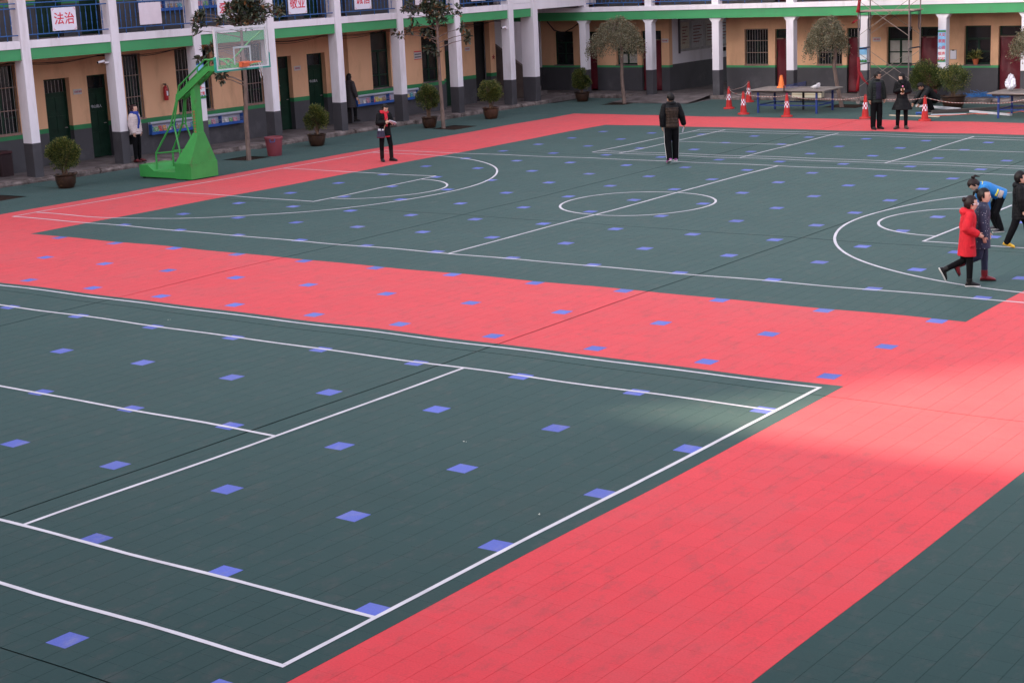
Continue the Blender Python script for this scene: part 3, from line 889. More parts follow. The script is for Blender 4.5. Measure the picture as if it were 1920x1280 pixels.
# cables under the beams of the left wing
t = thing('cable', 'black cables sagging along under the left wing ceiling', 'cable', LM, (0, 0, 0))
rk = random.Random(2)
for q in range(3):
    pts = []
    for k in range(0, 180):
        s = -8 + k * .165; ph = (s % 3) / 3
        pts.append((-.52 - .09 * q + .03 * math.sin(s * 2 + q), s, 3.2 - .02 * q - .10 * math.sin(math.pi * ph) * (1 + .4 * math.sin(q * 2 + s * .3))))
    b = MB(); b.tube(pts, .007 if q else .010, 5); b.build('strand', M_cable, t)
t = thing('cable', 'loop of black cable hanging at the corner of the two wings', 'cable', FM, (0, 0, 0))
b = MB(); b.tube([(-.35, -16.9, 2.9), (-.4, -16.6, 2.55), (-.45, -16.2, 2.45), (-.5, -15.8, 2.62), (-.55, -15.4, 2.88)], .022, 6); b.build('strand', M_cable, t)

# ------------------------------------------------------------------ wall book racks
M_rack = mat('rack_blue', (.03, .10, .36), .4, .08, 4)
M_rackb = mat('rack_back', (.42, .42, .52), .5, .05, 4)
M_roll = mat('roll_vinyl', (.40, .42, .50), .45, .06, 6)
BC_ = {'red': (.55, .06, .05), 'orange': (.62, .25, .06), 'yellow': (.62, .48, .10), 'green': (.15, .38, .10), 'teal': (.05, .30, .36), 'pink': (.55, .22, .30), 'white': (.6, .58, .58), 'brown': (.28, .16, .09)}
BM = {k: mat('cover_' + k, v, .4, .45, 22, dirt=tuple(min(.8, 1 - q) for q in v), dscale=26, dlo=.58, dhi=.62) for k, v in BC_.items()}


def rack(M, s0, s1, z0, nsec, lb, where, seed):
    t = thing('book_rack', lb, 'book rack', M, (-1.444, s0, z0))
    L = s1 - s0; d = .15; h = .37
    b = MB(); b.box(0, .012, 0, L, 0, h); b.build('back', M_rackb, t)
    b = MB(); b.prism([(.0125, 0), (d, 0), (d, .085), (d - .012, .085), (d - .012, .012), (.0125, .012)], 0, L, 'y'); b.build('trough', M_rack, t)
    for k in range(nsec + 1):
        y = min(L * k / nsec, L - .02)
        b = MB(); b.box(.0125, d + .004, y, y + .02, .0, h - .06); b.build('divider', M_rack, t)
    b = MB(); b.tube([(d * .6, 0, h - .03), (d * .6, L, h - .03)], .042, 10); b.build('roll_cover', M_roll, t, smooth=True)
    for zz in (.14, .19):
        b = MB(); b.tube([(d, 0, zz), (d, L, zz)], .005, 6); b.build('guard_rail', M_steel, t)
    rk = random.Random(seed)
    for k in range(nsec):
        y = L * k / nsec + .05; ye = L * (k + 1) / nsec - .03
        while y < ye - .12:
            wd = rk.uniform(.12, .17); hh = rk.uniform(.17, .235)
            if rk.random() < .85:
                cn = rk.choice(list(BC_))
                bb = MB(); bb.box(-.008, .008, 0, wd, 0, hh)
                o = bb.build('book', BM[cn])
                o.matrix_world = M @ Matrix.Translation((-1.444 + .065, s0 + y, z0 + .015)) @ Matrix.Rotation(R(-14), 4, 'Y')
                tag(o, '%s-covered picture book %s' % (cn, where), 'book', 'picture books ' + where)
            y += wd + rk.uniform(.01, .06)
    return t


rack(LM, 5.19, 8.89, .67, 4, 'long blue book rack on the wall behind the hoop stand', 'in the ground-floor rack behind the hoop stand', 1)
rack(LM, 14.16, 17.36, .67, 4, 'long blue book rack on the wall beside the woman in grey', 'in the rack beside the woman in grey', 2)
rack(LM, 5.19, 8.89, 4.27, 4, 'blue book rack on the upper floor behind the railing', 'in the upper-floor rack', 3)

# notice board in the passage, clipboard, potted plant on sill
NBM = Matrix.Translation((-11.95, 50.1, 2.15)) @ Matrix.Rotation(0, 4, 'Z')
t = thing('notice_board', 'large dark notice board on the passage wall', 'notice board', Matrix.Translation((-11.948, 50.2, 2.17)))
b = MB(); b.box(0, .02, -2.0, 2.0, -.6, .62); b.build('backing', mat('board_print', (.28, .27, .26), .4, .25, 3), t)
b = MB(); b.box(0, .04, -2.1, -2.0, -.66, .68); b.box(0, .04, 2.0, 2.1, -.66, .68); b.box(0, .038, -2.0, 2.0, .62, .68); b.build('frame', mat('board_frame', (.03, .02, .03), .5), t)
for a, c, tone in ((-1.95, -1.3, (.42, .36, .27)), (-1.1, -.2, (.38, .36, .36)), (.0, .8, (.42, .38, .32)), (.95, 1.85, (.36, .38, .40))):
    b = MB(); b.box(.0205, .026, a, c, -.5, .52); b.build('poster', mat('poster_%d' % int(tone[2] * 100), tone, .5, .2, 12), t)
    b = MB()
    for q in range(6): b.box(.0265, .028, a + .12, c - .12 - .1 * (q % 3), .3 - q * .12, .34 - q * .12)
    b.build('poster_text', mat('poster_red', (.20, .06, .055), .6), t)
b = MB()
for q in range(8): b.box(.0, .03, .5 + q * .2, .63 + q * .2, -.80, -.64)
b.build('vent_slot', M_dark, t)

t = thing('clipboard', 'white clipboard of papers hung on the tan wall near the right edge', 'clipboard', FM, (-1.395, -.6, 1.48))
b = MB(); b.box(0, .012, -.12, .12, -.165, .165); b.build('board', M_steel, t)
b = MB(); b.box(.0125, .016, -.105, .105, -.15, .14); b.build('paper', M_board, t)
b = MB(); b.box(.0165, .03, -.04, .04, .13, .17); b.build('clip', M_black, t)
t = thing('flower_pot', 'orange pot with a leafy plant on the window sill at right', 'potted plant', FM, (-1.44, .18, 1.135))
b = MB(); b.lathe([(.07, 0), (.105, .17), (.115, .17), (.115, .20), (.095, .20), (.09, .18)], 14); b.build('pot', mat('terracotta', (.50, .12, .05), .6, .1), t, smooth=True)


def leaves(n, fn, size, mats, seed=1, fold=.25, asp=.42, weights=None):
    """cloud of folded leaves; fn(rng) -> (point, direction)"""
    rg = random.Random(seed); b = MB()
    for _ in range(n):
        p, d = fn(rg); p = Vector(p); d = Vector(d).normalized()
        L = size * rg.uniform(.7, 1.3); W = L * asp / 2
        a = Vector((rg.gauss(0, 1), rg.gauss(0, 1), rg.gauss(0, 1)))
        u = d.cross(a)
        if u.length < 1e-4: continue
        u.normalize(); nn = u.cross(d)
        mid = p + d * L * .5 - nn * (W * fold)
        b.cur = rg.choices(range(len(mats)), weights)[0] if weights else rg.randrange(len(mats))
        b.add([p, mid + u * W + nn * W * fold * 2, p + d * L - nn * W * .4, mid - u * W + nn * W * fold * 2], [(0, 1, 2), (0, 2, 3)])
    b.cur = 0
    return b


def leaf_mat(name, c, rough=.45, tr=.25):
    m = mat(name, c, rough, .3, 9, spec=.4)
    t = m.node_tree; b = t.nodes['Principled BSDF']
    if 'Translucent' not in [n.name for n in t.nodes]:
        tl = t.nodes.new('ShaderNodeBsdfTranslucent'); tl.name = 'Translucent'; tl.inputs[0].default_value = (c[0] * 1.4, c[1] * 1.4, c[2] * .8, 1)
        mx = t.nodes.new('ShaderNodeMixShader'); mx.inputs[0].default_value = tr
        o = [n for n in t.nodes if n.type == 'OUTPUT_MATERIAL'][0]
        t.links.new(b.outputs[0], mx.inputs[1]); t.links.new(tl.outputs[0], mx.inputs[2]); t.links.new(mx.outputs[0], o.inputs[0])
    return m


SH = [leaf_mat('shrub_dark', (.022, .040, .011)), leaf_mat('shrub_mid', (.060, .090, .024)), leaf_mat('shrub_light', (.15, .17, .045)), leaf_mat('shrub_gold', (.30, .26, .08))]
MG = [leaf_mat('magnolia_dark', (.024, .036, .022), .35, .1), leaf_mat('magnolia_mid', (.065, .085, .055), .35, .1), leaf_mat('magnolia_pale', (.15, .165, .115), .35, .1), leaf_mat('magnolia_rust', (.20, .085, .03), .5, .1)]
UM = [leaf_mat('umbrella_dark', (.085, .082, .048)), leaf_mat('umbrella_mid', (.175, .165, .105)), leaf_mat('umbrella_pale', (.30, .275, .195)), leaf_mat('umbrella_rust', (.20, .11, .05))]
M_bark = mat('bark', (.17, .12, .10), .9, .3, 14, .7, 40, stretch=(1, 1, .3))
M_twig = mat('twig', (.14, .085, .055), .85, .2, 20)


def fern(rg):
    a = rg.uniform(0, 6.28); e_ = rg.uniform(.1, 1.3); r_ = rg.uniform(.02, .26)
    d = Vector((math.cos(a) * math.cos(e_), math.sin(a) * math.cos(e_), math.sin(e_)))
    return Vector((0, 0, .2)) + d * r_, d + Vector((0, 0, -.25))


leaves(160, fern, .12, [SH[1], SH[2], SH[3]], 5).build('foliage', [SH[1], SH[2], SH[3]], t, fix=False)

# ------------------------------------------------------------------ potted shrubs
M_pot = mat('glazed_pot', (.040, .020, .013), .3, .25, 6, dirt=(.13, .07, .035), dscale=7, dlo=.60, dhi=.66, coat=.3)
M_pot2 = mat('glazed_pot_light', (.075, .032, .020), .35, .25, 6, dirt=(.18, .09, .04), dscale=9, dlo=.58, dhi=.64, coat=.3)


def shrub(loc, H, crown_r, crown_z, lb, seed, potr=.29, poth=.37, n=3600, pot=None, light=1.0, squash=.95, cut=None):
    z = wave(loc[0], loc[1])
    t = thing('potted_shrub', lb, 'potted plant', None, (loc[0], loc[1], z), random.Random(seed).uniform(0, 6), 'potted shrubs round the court')
    pr = MB()
    r_, h_ = potr, poth
    pr.lathe([(r_ * .62, 0), (r_ * .70, .015), (r_ * .86, h_ * .35), (r_ * .93, h_ * .65), (r_ * .93, h_ * .86), (r_ * 1.06, h_ * .92), (r_ * 1.08, h_ * .97), (r_ * 1.02, h_), (r_ * .88, h_), (r_ * .86, h_ * .9), (0.01, h_ * .88)], 24)
    pr.build('pot', pot or M_pot, t, smooth=True)
    b = MB(); b.lathe([(r_ * .85, h_ * .86), (r_ * .4, h_ * .92), (.01, h_ * .93)], 16); b.build('earth', M_soil, t)
    rg = random.Random(seed)
    cz = crown_z; top = H
    stems = MB()
    for k in range(9):
        a = rg.uniform(0, 6.28); e_ = rg.uniform(.2, .8)
        p0 = Vector((rg.uniform(-.06, .06), rg.uniform(-.06, .06), h_ * .9))
        p2 = Vector((math.cos(a) * crown_r * e_, math.sin(a) * crown_r * e_, cz + rg.uniform(-.1, .25)))
        stems.tube([p0, p0.lerp(p2, .45) + Vector((0, 0, .08)), p2], [.016, .012, .006], 5)
    stems.build('stem', M_twig, t)
    hz = (top - cz)
    blobs = []
    for k in range(46):
        a = rg.uniform(0, 6.28); u = rg.uniform(-.8, 1); rad = math.sqrt(max(0, 1 - u * u)) * rg.uniform(.45, .80)
        blobs.append((Vector((math.cos(a) * rad * crown_r, math.sin(a) * rad * crown_r, cz + u * hz * squash * .78)), rg.uniform(.10, .17) * crown_r / .44, rg.random()))

    def fn(g):
        c, br, tone = g.choice(blobs)
        d = Vector((g.gauss(0, 1), g.gauss(0, 1), g.gauss(0, 1))).normalized()
        p = c + d * br * g.uniform(.55, 1.0)
        o = Vector((p.x, p.y, (p.z - cz) * .8)).normalized()
        return p, d * .6 + o * .8 + Vector((0, 0, .35))
    wts = (3, 4, 2.5 * light, 1.1 * light)
    lb_ = leaves(int(n * 2.1), fn, .043, SH, seed, weights=wts, asp=.6)
    lb_.build('foliage', SH, t, fix=False)
    return t


shrub((-13.79, 19.7), 1.33, .45, .88, 'round potted shrub beside the first column at left', 21, .29, .37)
shrub((-13.77, 29.31), 1.27, .42, .86, 'round potted shrub left of the woman in a red scarf', 22, .29, .37)
shrub((-13.64, 34.66), 1.46, .42, 1.0, 'tall bushy potted shrub beside the second leafy tree trunk', 23, .27, .37, light=.8)
shrub((-13.37, 37.71), 1.36, .44, .95, 'yellowish potted shrub in a brown pot near the dark doorway', 24, .29, .40, pot=M_pot2, light=1.6)
shrub((-13.83, 44.1), 1.25, .40, .82, 'small potted shrub in the far corner of the yard', 25, .29, .36, light=.7)
shrub((.8, 43.86), 1.36, .60, .95, 'sparse potted shrub in a wide pot beside the crouching man', 26, .40, .42, n=2600, light=1.0)
shrub((-.55, 44.9), 1.42, .66, .92, 'big dense round shrub right behind the woman in black', 27, .36, .36, n=5200, light=.5)

# ------------------------------------------------------------------ trees


def magnolia(base, trunk, clusters, lb, seed, extra):
    t = thing('tree', lb, 'tree', None, base)
    B = Vector(base)
    tr = MB(); pts = [Vector(p) - B for p in trunk]
    n = len(pts); tr.tube(pts, [.064 * (1 - .72 * i / (n - 1)) + .008 for i in range(n)], 10); tr.build('trunk', M_bark, t, smooth=True)
    rg = random.Random(seed)
    br = MB(); cl = [Vector(c) - B for c in clusters]
    for c in cl:
        a = min(pts[1:], key=lambda p: (p - c).length + (0 if p.z < c.z else .6))
        z = max(1.6, min(c.z - .25, pts[-1].z)); q = None
        for i in range(n - 1):
            if pts[i].z <= z <= pts[i + 1].z: q = pts[i].lerp(pts[i + 1], (z - pts[i].z) / (pts[i + 1].z - pts[i].z))
        q = q or a
        mid = q.lerp(c, .5) + Vector((rg.uniform(-.05, .05), rg.uniform(-.05, .05), .04))
        br.tube([q, mid, c], [.02, .013, .006], 5)
    br.build('branch', M_bark, t)
    allc = cl + [Vector(c) - B for c in extra]
    b = MB()
    for c in allc:
        for sub in range(3):
            cc = c + Vector((rg.gauss(0, .075), rg.gauss(0, .075), rg.gauss(0, .06)))
            axis = (Vector((cc.x * .7, cc.y * .7, .45)) + Vector((rg.gauss(0, .35), rg.gauss(0, .35), rg.gauss(0, .3)))).normalized()
            m_ = rg.randint(10, 15)
            for k in range(m_):
                r3 = Vector((rg.gauss(0, 1), rg.gauss(0, 1), rg.gauss(0, 1))).normalized()
                d = (axis * rg.uniform(.15, 1.0) + r3 * .95).normalized()
                L = rg.uniform(.12, .20); W = L * .17
                u = d.cross(Vector((rg.gauss(0, .4), rg.gauss(0, .4), 1))).normalized(); nn = u.cross(d)
                p0 = cc + d * .015
                b.cur = rg.choices(range(4), (4, 4, 2, 1.4))[0]
                m1 = p0 + d * L * .4 - nn * .004; m2 = p0 + d * L * .75 - nn * .012
                b.add([p0, m1 + u * W * .9 + nn * .008, m2 + u * W + nn * .006, p0 + d * L - nn * .03, m2 - u * W + nn * .006, m1 - u * W * .9 + nn * .008, m1, m2],
                      [(0, 1, 6), (1, 2, 7, 6), (2, 3, 7), (0, 6, 5), (6, 7, 4, 5), (7, 3, 4)])
    b.cur = 0
    b.build('crown', MG, t, fix=False)
    return t


rg = random.Random(4)
ex1 = [(-13.0 + rg.gauss(0, .23), 25.85 + rg.gauss(0, .23), rg.uniform(4.15, 5.6)) for _ in range(38)] + [(-12.95 + rg.gauss(0, .2), 25.85 + rg.gauss(0, .2), rg.uniform(3.85, 4.5)) for _ in range(16)]
magnolia((-13.13, 25.72, 0), [(-13.13, 25.72, -.03), (-13.12, 25.73, 1.25), (-13.06, 25.77, 2.3), (-13.08, 25.76, 3.05), (-13.07, 25.77, 3.8), (-13.04, 25.79, 5.4)],
         [(-14.04, 25.05, 4.13), (-14.06, 25.03, 3.9), (-14.08, 25.02, 3.74), (-13.9, 25.16, 4.19), (-13.98, 25.1, 4.03), (-13.5, 25.44, 4.01), (-13.23, 25.64, 4.36), (-13.02, 25.8, 4.42), (-12.88, 25.91, 4.25), (-13.11, 25.73, 4.13), (-12.97, 25.84, 4.02), (-12.77, 25.99, 4.06), (-12.61, 26.11, 4.18), (-12.56, 26.14, 3.99), (-13.16, 25.7, 3.9), (-12.72, 26.03, 4.41), (-12.21, 26.4, 4.3), (-12.1, 26.49, 4.19), (-12.21, 26.41, 4.1), (-12.39, 26.27, 4.3), (-13.62, 25.34, 2.47), (-13.51, 25.44, 2.46), (-13.55, 25.4, 2.38), (-13.83, 25.2, 3.19), (-13.6, 25.3, 3.2), (-13.7, 25.3, 3.0), (-14.07, 25.02, 2.92)],
         'leafy evergreen tree with rusty leaves behind the backboard', 31, ex1)
ex2 = [(-13.25 + rg.gauss(0, .32), 34.8 + rg.gauss(0, .32), rg.uniform(3.7, 5.4)) for _ in range(52)]
magnolia((-13.15, 34.8, 0), [(-13.16, 34.79, -.03), (-13.19, 34.77, 1.57), (-13.19, 34.77, 3.13), (-13.19, 34.77, 5.2)],
         [(-13.85, 34.28, 4.05), (-13.8, 34.32, 3.71), (-13.76, 34.35, 3.42), (-13.93, 34.22, 3.17), (-14.26, 33.98, 3.12), (-13.5, 34.54, 4.01), (-13.43, 34.6, 3.82), (-13.35, 34.65, 3.64), (-13.21, 34.76, 3.71), (-13.11, 34.83, 3.86), (-13.01, 34.91, 3.78), (-12.88, 35.0, 3.79), (-13.13, 34.82, 3.48), (-13.23, 34.74, 4.06), (-13.47, 34.56, 3.13), (-13.46, 34.57, 2.95), (-13.51, 34.53, 2.55), (-13.33, 34.67, 2.49), (-12.41, 35.35, 3.02), (-12.44, 35.33, 2.85), (-12.57, 35.23, 3.2), (-13.96, 34.2, 3.88), (-13.05, 34.88, 3.43), (-13.29, 34.7, 3.39)],
         'leafy evergreen tree standing behind the second pair of potted shrubs', 32, ex2)


def umbrella_tree(base, trunk, c, rx, ztop, zrim, lb, seed, n=9000):
    t = thing('tree', lb, 'tree', None, base)
    B = Vector(base)
    pts = [Vector(p) - B for p in trunk]; k = len(pts)
    b = MB(); b.tube(pts, [.075 - .03 * i / (k - 1) for i in range(k)], 10); b.build('trunk', M_bark, t, smooth=True)
    rg = random.Random(seed); C_ = Vector(c) - B
    br = MB(); tips = []
    for i in range(26):
        a = rg.uniform(0, 6.28); f = rg.uniform(.3, 1)
        p1 = pts[-1] + Vector((math.cos(a) * rx * f * .5, math.sin(a) * rx * f * .5, (ztop - pts[-1].z) * .75)) + Vector((C_.x - pts[-1].x, C_.y - pts[-1].y, 0)) * .5
        p2 = Vector((C_.x + math.cos(a) * rx * f, C_.y + math.sin(a) * rx * f, ztop - (ztop - zrim) * (.15 + .6 * f * f)))
        br.tube([pts[-1], p1, p2], [.022, .014, .005], 5)
    br.build('branch', M_bark, t)
    strands = []
    for i in range(460):
        a = rg.uniform(0, 6.28); f = math.sqrt(rg.uniform(0.01, 1)) * rg.uniform(.93, 1.06)
        lump = 1.04 + .10 * math.sin(3 * a + seed) + .07 * math.sin(7 * a + 2 * seed)
        zt = ztop - (ztop - zrim) * .62 * min(1.2, f) ** 2.2 + rg.uniform(-.10, .10) + .05 * math.sin(5 * f + 4 * a)
        ln = rg.uniform(.25, .5) + .15 * f
        if f < .55: ln *= .8
        strands.append((C_.x + math.cos(a) * f * rx * lump, C_.y + math.sin(a) * f * rx * lump, zt, ln, a))

    def fn(g):
        x, y, z, ln, a = g.choice(strands); u = g.random() ** .8
        p = Vector((x + math.cos(a) * .08 * u + g.gauss(0, .05), y + math.sin(a) * .08 * u + g.gauss(0, .05), z - ln * u))
        return p, Vector((math.cos(a) * .5 + g.gauss(0, .7), math.sin(a) * .5 + g.gauss(0, .7), -.55 + g.gauss(0, .6)))
    leaves(int(n * 1.6), fn, .058, UM, seed, weights=(4, 4, 2.2, .8), asp=.5).build('crown', UM, t, fix=False)
    return t


umbrella_tree((-11.76, 43.79, 0), [(-11.76, 43.79, -.03), (-11.82, 43.75, .9), (-11.80, 43.76, 1.9), (-11.84, 43.72, 2.3)], (-11.9, 43.68, 0), .90, 3.12, 1.72, 'mushroom-shaped tree with pale drooping foliage left of the passage', 41)
umbrella_tree((-3.08, 43.8, 0), [(-3.08, 43.8, -.03), (-3.22, 43.7, .8), (-3.3, 43.64, 1.4), (-3.24, 43.68, 2.0), (-3.35, 43.6, 2.3)], (-3.47, 43.5, 0), .60, 3.0, 1.80, 'smaller mushroom-shaped tree left of the scaffold', 42, 7500)
umbrella_tree((3.8, 43.25, 0), [(3.8, 43.25, -.03), (3.78, 43.25, 1.2), (3.8, 43.25, 2.1)], (3.8, 43.25, 0), .80, 2.75, 1.75, 'mushroom-shaped tree cut off by the right edge of the view', 43, 7500)
# ------------------------------------------------------------------ basketball stand
M_stand = mat('stand_green', (.045, .29, .065), .42, .10, 3, dirt=(.075, .15, .05), dscale=4, dlo=.58, dhi=.78, bump=.1, bscale=25)
M_pad = mat('edge_pad', (.015, .26, .20), .5, .1, 6)
M_alu = mat('alu_white', (.62, .60, .62), .45, .06)
M_rim = mat('rim_orange', (.62, .13, .05), .4, .08)
bs = thing('basketball_stand', 'bright green wheeled basketball stand with clear backboard at the baseline', 'hoop stand', None, (-12.3, 22.3, 0))
o_ = Vector((-12.3, 22.3, 0))
Y0, Y1 = 21.83 - 22.3, 22.77 - 22.3
X = lambda x: x + 12.3
b = MB(); b.prism([(X(-13.35), .04), (X(-11.95), .04), (X(-11.95), .20), (X(-12.78), .20), (X(-13.02), .36), (X(-13.35), .36)], Y0, Y1, 'y'); b.build('base_box', M_stand, bs)
b = MB()
for y in (Y0 + .06, Y1 - .06):
    for x in (X(-13.25), X(-11.6)): b.tube([(x, y - .03, .03), (x, y + .03, .03)], .03, 10)
b.build('wheel', M_black, bs)
# front housing tapering into the post
def frust(b, r0, z0, r1, z1):
    (a0, a1, c0, c1) = r0; (d0, d1, e0, e1) = r1
    b.add([(a0, c0, z0), (a1, c0, z0), (a1, c1, z0), (a0, c1, z0), (d0, e0, z1), (d1, e0, z1), (d1, e1, z1), (d0, e1, z1)], [(0, 3, 2, 1), (4, 5, 6, 7), (0, 1, 5, 4), (1, 2, 6, 5), (2, 3, 7, 6), (3, 0, 4, 7)])
b = MB(); frust(b, (X(-11.945), X(-11.33), Y0 - .01, Y1 + .01), .03, (X(-11.945), X(-11.33), Y0 - .01, Y1 + .01), .44); b.build('housing', M_stand, bs)
b = MB(); frust(b, (X(-11.93), X(-11.34), Y0, Y1), .441, (X(-11.52), X(-11.34), -.115, .115), 1.22); b.build('housing_taper', M_stand, bs)
b = MB(); b.cbox(X(-11.515), X(-11.345), -.11, .11, 1.221, 2.55, .01); b.build('post', M_stand, bs)
txt = mat('stand_print', (.30, .16, .07), .6, .2)
b = MB()
for k in range(11): b.box(X(-11.47), X(-11.40), -.1125, -.111, 1.15 - .0 + k * .075 - .15, 1.2 + k * .075 - .15)
b.build('printed_marks', txt, bs)
b = MB()
for y in (-.12, .12):
    b.prism([(X(-12.06), 2.08), (X(-11.95), 2.06), (X(-10.72), 2.83), (X(-9.95), 2.83), (X(-9.95), 2.96), (X(-10.78), 2.96), (X(-12.02), 2.22)], y - .03, y + .03, 'y')
b.build('arm', M_stand, bs)
b = MB(); b.box(X(-11.2), X(-11.1), -.09, .09, 2.60, 2.70); b.box(X(-10.1), X(-9.95), -.09, .09, 2.84, 2.95); b.box(X(-12.02), X(-11.95), -.09, .09, 2.10, 2.20); b.build('arm_spacer', M_stand, bs)
b = MB()
for y in (-.12, .12):
    b.tube([(X(-12.02), y, 2.14), (X(-11.90), y, 2.44), (X(-10.85), y, 3.12), (X(-10.2), y, 3.12), (X(-9.95), y, 2.98)], .024, 8)
    for xx, za, zb in ((-11.6, 2.45, 2.62), (-11.15, 2.72, 2.92), (-10.72, 2.93, 3.12), (-10.3, 2.93, 3.12)): b.tube([(X(xx), y, za), (X(xx), y, zb)], .018, 6)
b.build('upper_arm_tube', M_stand, bs)
b = MB()
for y in (-.3, .3):
    s = .45
    b.tube([(X(-12.85), y, .22), (X(-12.83), y, .66), (X(-12.25), y * .7, 1.42), (X(-12.0), y * s, 2.12)], .026, 8)
    b.tube([(X(-11.90), y, .45), (X(-11.92), y * .9, .76), (X(-12.13), y * .7, 1.42), (X(-11.98), y * s, 2.1)], .024, 8)
    b.tube([(X(-12.83), y, .66), (X(-11.92), y * .92, .74)], .02, 8)
    b.tube([(X(-12.26), y * .7, 1.41), (X(-12.12), y * .7, 1.41)], .02, 8)
b.build('rear_linkage', M_stand, bs)
bx = X(-9.65); yc = .05
bb = empty('backboard'); bb.parent = bs
gl = bpy.data.materials.new('clear_board'); gl.use_nodes = True
t_ = gl.node_tree; p_ = t_.nodes['Principled BSDF']; p_.inputs['Base Color'].default_value = (.85, .88, .9, 1); p_.inputs['Roughness'].default_value = .08
tp = t_.nodes.new('ShaderNodeBsdfTransparent'); mx = t_.nodes.new('ShaderNodeMixShader'); mx.inputs[0].default_value = .09
t_.links.new(tp.outputs[0], mx.inputs[1]); t_.links.new(p_.outputs[0], mx.inputs[2]); t_.links.new(mx.outputs[0], t_.nodes['Material Output'].inputs[0])
b = MB(); b.box(bx - .006, bx + .006, yc - .89, yc + .89, 2.91, 3.91); b.build('pane', gl, bb)
b = MB()
for y0, y1, z0, z1 in ((yc - .94, yc - .89, 2.89, 3.94), (yc + .89, yc + .94, 2.89, 3.94), (yc - .889, yc + .889, 3.89, 3.94), (yc - .889, yc + .889, 2.89, 2.92)): b.box(bx - .02, bx + .02, y0, y1, z0, z1)
b.build('frame', M_alu, bb)
b = MB(); q = bx + .008
for y0, y1, z0, z1 in ((yc - .31, yc - .26, 3.0, 3.45), (yc + .26, yc + .31, 3.0, 3.45), (yc - .259, yc + .259, 3.40, 3.45), (yc - .86, yc + .86, 3.85, 3.875), (yc - .86, yc - .835, 3.0, 3.849), (yc + .835, yc + .86, 3.0, 3.849)): b.box(q - .001, q + .002, y0, y1, z0, z1)
b.build('painted_target', mat('target_paint', (.42, .45, .46), .5), bb)
b = MB(); b.prism([(yc - .97, 2.85), (yc + .97, 2.85), (yc + .97, 3.22), (yc + .942, 3.24), (yc + .942, 2.888), (yc - .942, 2.888), (yc - .942, 3.24), (yc - .97, 3.22)], bx - .035, bx + .035, 'x'); b.build('edge_pad', M_pad, bb)
b = MB()
for sy in (-1, 1): b.tube([(X(-10.3), sy * .12, 2.95), (X(-9.95), yc + sy * .62, 3.55), (X(-9.68), yc + sy * .82, 3.80)], .02, 8); b.tube([(X(-10.0), sy * .12, 2.9), (X(-9.68), yc + sy * .75, 3.0)], .016, 8)
b.box(X(-9.96), X(-9.66), -.10, .12, 2.90, 3.02)
b.build('brace', M_stand, bs)
rm = empty('hoop'); rm.parent = bs
b = MB(); b.box(bx + .008, bx + .10, yc - .14, yc + .14, 2.93, 3.07); b.build('mount_plate', M_rim, rm)
b = MB(); pts = [(bx + .335 + .225 * math.cos(a), yc + .225 * math.sin(a), 3.05) for a in [2 * math.pi * k / 28 for k in range(29)]]; b.tube(pts, .011, 8, cap=False)
b.tube([(bx + .1, yc - .1, 2.97), (bx + .25, yc - .2, 3.04)], .009, 6); b.tube([(bx + .1, yc + .1, 2.97), (bx + .25, yc + .2, 3.04)], .009, 6); b.build('ring', M_rim, rm, smooth=True)
b = MB(); rk = random.Random(8)
for k in range(4):
    a = rk.uniform(0, 6.28); p = Vector((bx + .335 + .22 * math.cos(a), yc + .22 * math.sin(a), 3.04)); L = rk.uniform(.2, .42)
    b.tube([p, p + Vector((.02, .02, -L * .4)), p + Vector((-.02, .03, -L * .75)), p + Vector((.03, .01, -L))], .006, 5)
b.build('torn_net', M_alu, rm)

# ------------------------------------------------------------------ bins
t = thing('plastic_bin', 'faded red plastic bin with a blue handle beside the column', 'bin', None, (-13.28, 26.94, 0))
M_bin = mat('bin_red', (.22, .045, .058), .5, .1, 4, dirt=(.10, .045, .075), dscale=3, dlo=.5, dhi=.8)
b = MB(); b.lathe([(.20, 0), (.205, .01), (.255, .47), (.255, .49), (.275, .495), (.28, .53), (.265, .56), (.255, .555), (.25, .50), (.2, .02)], 26); b.build('tub', M_bin, t, smooth=True)
b = MB()
dv = Vector((.597, -.80, 0)); uv = Vector((.8, .597, 0))
b.tube([dv * .275 - uv * .07 + Vector((0, 0, .51)), dv * .30 - uv * .065 + Vector((0, 0, .43)), dv * .30 + uv * .065 + Vector((0, 0, .43)), dv * .275 + uv * .07 + Vector((0, 0, .51))], .012, 6); b.build('handle', M_bluep, t)
t = thing('dark_bin', 'dark maroon bin standing against the wall at the left edge', 'bin', LM, (-1.2, -.15, .12))
b = MB(); b.cbox(-.2, .2, -.2, .2, 0, .62, .03); b.build('body', mat('bin_dark', (.025, .012, .014), .5, .2), t)
b = MB(); b.cbox(-.21, .21, -.21, .21, .621, .68, .02); b.build('lid', mat('bin_lid', (.05, .015, .018), .5, .2), t)

# ------------------------------------------------------------------ traffic cones
M_cone = mat('cone_red', (.44, .020, .018), .5, .12, 5)
M_cone2 = mat('cone_orange', (.85, .19, .04), .45, .08, 5)


